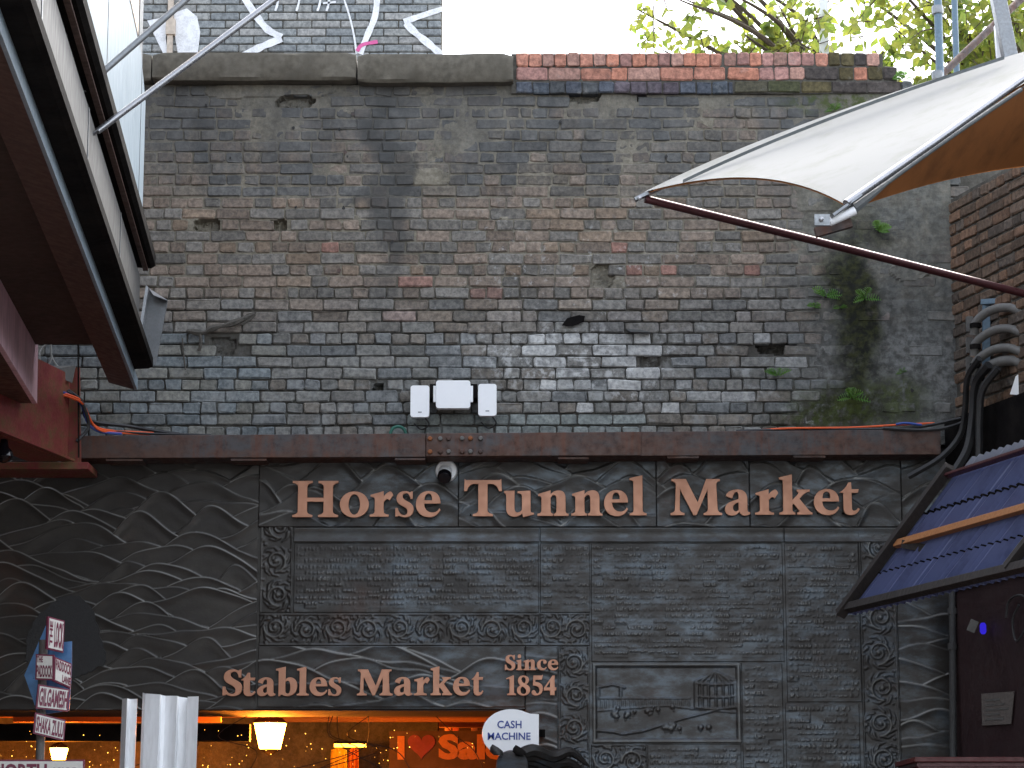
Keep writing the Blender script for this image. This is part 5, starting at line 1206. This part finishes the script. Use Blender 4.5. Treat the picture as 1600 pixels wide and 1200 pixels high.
# shop sign with a heart
sg = thing('sale_sign', 'orange lettered shop sign with a dark red heart in the tunnel', 'sign', AT(620, 1190, 2.0))
a = AT(608, 1200, 2.02); b_ = AT(790, 1142, 2.02); MB().box((a.x, 2.02, a.z), (b_.x, 2.06, b_.z)).build('board', M['dark_in'], sg)
def q4(px0, py0, px1, py1, Y): return [AT(px0, py1, Y), AT(px1, py1, Y), AT(px1, py0, Y), AT(px0, py0, Y)]
orl = worn('orange_sign_letters', (.30, .11, .012), .6, 0, .08, 8)
text_on('I', q4(621, 1150, 632, 1187, 2.015), (0, 0, 1, 1), orl, sg, .0); text_on('Sale', q4(685, 1147, 792, 1187, 2.015), (0, 0, 1, 1), orl, sg, .0, bold=.05)
hp = []
for k in range(40):
    q = 2 * math.pi * k / 40; hp.append((16 * math.sin(q) ** 3 / 32 + .5, (13 * math.cos(q) - 5 * math.cos(2*q) - 2 * math.cos(3*q) - math.cos(4*q) + 17) / 29))
hc = q4(637, 1148, 680, 1187, 2.014); MB().prism([quad(hc, *h_) for h_ in hp], (0, .004, 0)).build('heart', worn('dark_red_heart', (.12, .007, .006), .6), sg)
# strings of fairy lights
fl_ = thing('fairy_lights', 'net of tiny orange fairy lights across the tunnel mouth', 'fairy lights', AT(400, 1130, .5))
rl = random.Random(12); m = MB(); wv = MB()
for k in range(105):
    px = rl.choice([rl.uniform(120, 190), rl.uniform(315, 400), rl.uniform(330, 470), rl.uniform(470, 640), rl.uniform(560, 760), rl.uniform(0, 60)]); py = rl.uniform(1140, 1200) ; y_ = rl.uniform(.35, 1.0); p = AT(px, py, y_); s_ = rl.choice([.0014, .0018, .0022, .0028, .004])
    m.add([p + Vector(q) * s_ for q in ((1,0,0),(-1,0,0),(0,1,0),(0,-1,0),(0,0,1),(0,0,-1))], [[0,2,4],[2,1,4],[1,3,4],[3,0,4],[2,0,5],[1,2,5],[3,1,5],[0,3,5]])
tag(m.build('bulbs', M['bulb'], fl_), kind='stuff')
for k in range(9):
    x_ = rl.uniform(120, 700); wv.tube(catmull([AT(x_, 1112, .6), AT(x_ + rl.uniform(-60, 60), 1150, .6), AT(x_ + rl.uniform(-90, 90), 1172, .6), AT(x_ + rl.uniform(-120, 120), 1205, .6)], 6), .003, 4)
tag(wv.build('wires', M['rubber'], fl_), kind='stuff')
# things on a far shelf, bright packets
for k, (px, mt) in enumerate(((680, 'sign_white'), (700, 'cream'), (712, 'copper'), (741, 'cream'))):
    a = AT(px - 5, 1145, 3.4); b_ = AT(px + 5, 1134, 3.4); o = MB().box((a.x, 3.4, a.z), (b_.x, 3.5, b_.z)).build('packet', M[mt], bevel=.004)
    tag(o, ['white', 'cream, left of two alike,', 'copper coloured', 'cream, rightmost'][k] + ' packet on the high shelf above the sale sign', 'packet', 'packets on the tunnel shelf')
a = AT(660, 1149, 3.38); b_ = AT(765, 1145.2, 3.38); MB().box((a.x, 3.38, a.z), (b_.x, 3.7, b_.z)).build('high_shelf', M['timber_dark'], tn)

# ------------------------------------------------------------------ cash machine sign
cs_ = thing('cash_machine_sign', 'white speech-bubble cash machine sign with blue letters at the tunnel mouth', 'sign', AT(800, 1170, -.25))
bp = []
for k in range(25):
    q = R(62 + k * (180 + 8) / 24); bp.append((799 + 46 * math.cos(q), 1146 - 38 * math.sin(q)))
bp += [(790, 1178), (842, 1178), (842, 1116), (828, 1115)]
MB().prism([AT(a, b_, -.25) for a, b_ in bp], (0, .05, 0)).build('face', M['white_plastic'], cs_, bevel=.002)
text_on('CASH', q4(777, 1126, 815, 1138, -.255), (0, 0, 1, 1), M['letter_blue'], cs_, 0, bold=.018); text_on('MACHINE', q4(762, 1144.5, 829, 1156, -.255), (0, 0, 1, 1), M['letter_blue'], cs_, 0, bold=.018)
MB().bar(AT(838, 1146, -.2), AT(850, 1146, .03), .03, .05).build('arm', M['black'], cs_)

# ------------------------------------------------------------------ bronze horse head below the sign
hs = thing('horse_sculpture', 'bronze horse head with pricked ears at the bottom of the relief', 'sculpture', AT(800, 1200, -.7))
def ringloft(name, rings, mat, parent, n=14):
    V = []; F = []
    for (c, ax, ay, az_, rx, ry) in rings:
        for j in range(n):
            q = 2 * math.pi * j / n; V.append(Vector(c) + Vector(ax) * math.cos(q) * rx + Vector(ay) * math.sin(q) * ry)
    k = len(rings)
    F = [[i*n+j, i*n+(j+1)%n, (i+1)*n+(j+1)%n, (i+1)*n+j] for i in range(k-1) for j in range(n)] + [list(range(n))[::-1], list(range((k-1)*n, k*n))]
    o = MB().add(V, F).build(name, mat, parent, smooth=True); md = o.modifiers.new('s', 'SUBSURF'); md.levels = 1; md.render_levels = 1; return o
pol = AT(800, 1180, -.6); X_ = Vector((1, 0, 0))
def rg_(dx, dy, dz, rx, ry, tilt):
    a = R(tilt); return (pol + Vector((dx, dy, dz)), X_, Vector((0, math.cos(a), math.sin(a))), 0, rx, ry)
ringloft('head', [rg_(.0, -.60, -.42, .05, .06, 55), rg_(0, -.52, -.36, .085, .09, 50), rg_(0, -.36, -.24, .085, .11, 45), rg_(0, -.2, -.13, .105, .15, 40), rg_(0, -.06, -.04, .105, .15, 35), rg_(0, .03, .0, .075, .10, 20)], M['bronze'], hs)
ringloft('neck', [rg_(.02, .0, -.06, .085, .13, 10), rg_(.06, .14, -.16, .11, .2, -10), rg_(.10, .26, -.4, .15, .26, -15), rg_(.14, .36, -.8, .22, .32, -5), rg_(.14, .45, -1.3, .28, .34, 0), rg_(.14, .45, -2.0, .28, .34, 0)], M['bronze'], hs)
for s_, (px, py), b0 in ((-1, (769.5, 1163), -.085), (1, (806, 1164), .055)):
    tip = AT(px, py, -.62); bs = pol + Vector((b0, -.02, -.0)); V = []
    for (u, w_) in ((0, .030), (.35, .042), (.7, .026), (1, .002)):
        c = bs.lerp(tip, u)
        for j in range(8):
            q = 2 * math.pi * j / 8; V.append(c + Vector((math.cos(q) * w_, math.sin(q) * w_ * .5, 0)))
    F = [[i*8+j, i*8+(j+1)%8, (i+1)*8+(j+1)%8, (i+1)*8+j] for i in range(3) for j in range(8)] + [list(range(24, 32))]
    MB().add(V, F).build('ear', M['bronze'] if s_ < 0 else M['black'], hs, smooth=True)
for k in range(7):   # wavy mane thrown out to the right over the relief
    p0 = pol + Vector((.03, .02 + .03 * k, .0 - .02 * k)); e_ = [p0, p0 + Vector((.10, .06, .03 - .01 * k)), p0 + Vector((.22, .14, -.005 - .02 * k)), p0 + Vector((.34, .2, .03 - .05 * k)), p0 + Vector((.46, .24, -.06 - .05 * k))]
    MB().tube(catmull(e_, 5), [.03, .034, .038, .04, .042, .044, .044, .044, .042, .04, .04, .038, .036, .034, .032, .03, .028, .024, .018, .012, .006], 8).build('mane_lock', M['bronze'], hs, smooth=True)
for ob in hs.children:
    at = ob.data.attributes.get('wear')
    if at is None: ob.data.attributes.new('wear', 'FLOAT', 'POINT')

# ------------------------------------------------------------------ signpost
sp = thing('signpost', 'signpost with stacked white and maroon direction boards on a blue arrow', 'signpost', (AT(66, 1190, -4).x, -4, 0))
pb = AT(66, 1180, -3.95); MB().tube([(pb.x, -3.95, 0), AT(68, 1000, -3.95)], .022, 10).build('pole', M['conduit'], sp, smooth=True)
ar = [AT(a, b_, -3.9) for a, b_ in ((38, 1055), (74, 972), (92, 1004), (112, 1002), (112, 1040), (108, 1110), (60, 1118))]
MB().prism(ar, (0, .012, 0)).build('blue_arrow', M['sign_blue'], sp)
def board(cs4, lines, yl=-4.06, yr=-3.98):
    tl_, tr_, br_, bl_ = cs4
    C4 = [AT(*bl_, yl), AT(*br_, yr), AT(*tr_, yr), AT(*tl_, yl)]; n = (C4[1] - C4[0]).cross(C4[3] - C4[0]).normalized()
    b = MB().prism([c - n * .012 for c in C4], n * .012).build('sign_board', M['sign_maroon'], sp)
    e = .05; w = (C4[1] - C4[0]).length; h = (C4[3] - C4[0]).length; du = .008 / w; dv = .008 / h
    I4 = [quad(C4, du, dv), quad(C4, 1 - du, dv), quad(C4, 1 - du, 1 - dv), quad(C4, du, 1 - dv)]
    MB().prism([c + n * .0005 for c in I4], n * .003).build('white_face', M['sign_white'], b)
    for txt, rc, rot in lines: text_on(txt, C4, rc, M['sign_maroon'], b, .0055, bold=.035, rot=rot)
PINV_fix = None
board(((75, 963), (101, 970), (99, 1020), (73, 1014)), [('LOCK', (.38, .1, .92, .9), 0), ('THE', (.1, .12, .28, .88), 1)])
board(((56, 1022), (84, 1023), (84, 1063), (55, 1062)), [('THE', (.08, .68, .42, .92), 0), ('PADDOCK', (.08, .1, .94, .58), 0)], -4.04, -4.06)
board(((85, 1026), (112, 1037), (110, 1076), (84, 1064)), [('PADDOCK', (.06, .5, .95, .92), 0), ('LANE', (.45, .1, .94, .4), 0)], -4.06, -3.96)
board(((60, 1069), (109, 1077), (106, 1112), (56, 1107)), [('GILGAMESH', (.06, .12, .95, .88), 0)])
board(((55, 1113), (103, 1125), (100, 1158), (52, 1146)), [('SHAKA ZULU', (.06, .12, .94, .86), 0)])
board(((-30, 1187), (132, 1187), (132, 1232), (-30, 1232)), [('NORTH', (.12, .32, .64, .86), 0), ('YARD', (.70, .3, .95, .72), 0)], -4.05, -4.05)
bpy.ops.object.select_all(action='DESELECT')

# ------------------------------------------------------------------ white folded panels standing in the yard
def folded(label, prof, pyt, Y):
    # prof: (px, dy) zigzag plan of a folded sheet, standing on the ground
    P = [AT(px, pyt + dpy, Y) for px, dy, dpy in prof]; pts = [Vector((p.x, Y + dy, p.z)) for p, (px, dy, dpy) in zip(P, prof)]
    m = MB(); n = len(pts); th_ = Vector((0, .006, 0))
    V = pts + [Vector((p.x - .03, p.y, 0)) for p in pts] + [p + th_ for p in pts] + [Vector((p.x - .03, p.y, 0)) + th_ for p in pts]
    F = [[i, i+1, n+i+1, n+i] for i in range(n-1)] + [[2*n+i+1, 2*n+i, 3*n+i, 3*n+i+1] for i in range(n-1)] + [[i+1, i, 2*n+i, 2*n+i+1] for i in range(n-1)] + [[0, n, 3*n, 2*n], [n-1, 3*n-1, 4*n-1, 2*n-1]]
    o = MB().add(V, F).build('folded_panel', M['white_dirty']); tag(o, label, 'panel', 'white folded panels'); return o
folded('wide white folded metal panel standing in front of the tunnel', [(223, 0, 0), (228, -.02, 2), (252, -.05, 4), (253, .0, 4), (258, .01, 5), (278, -.04, 6), (279, .03, 6), (293, .04, 8), (294, -.02, 7), (312, -.05, 7)], 1082, -3.0)
folded('narrow white folded metal strip left of the wide folded panel', [(191, -.0, 0), (201, -.05, 0), (202, .0, 0), (203, .015, 0), (215, -.01, 0)], 1092, -3.0)
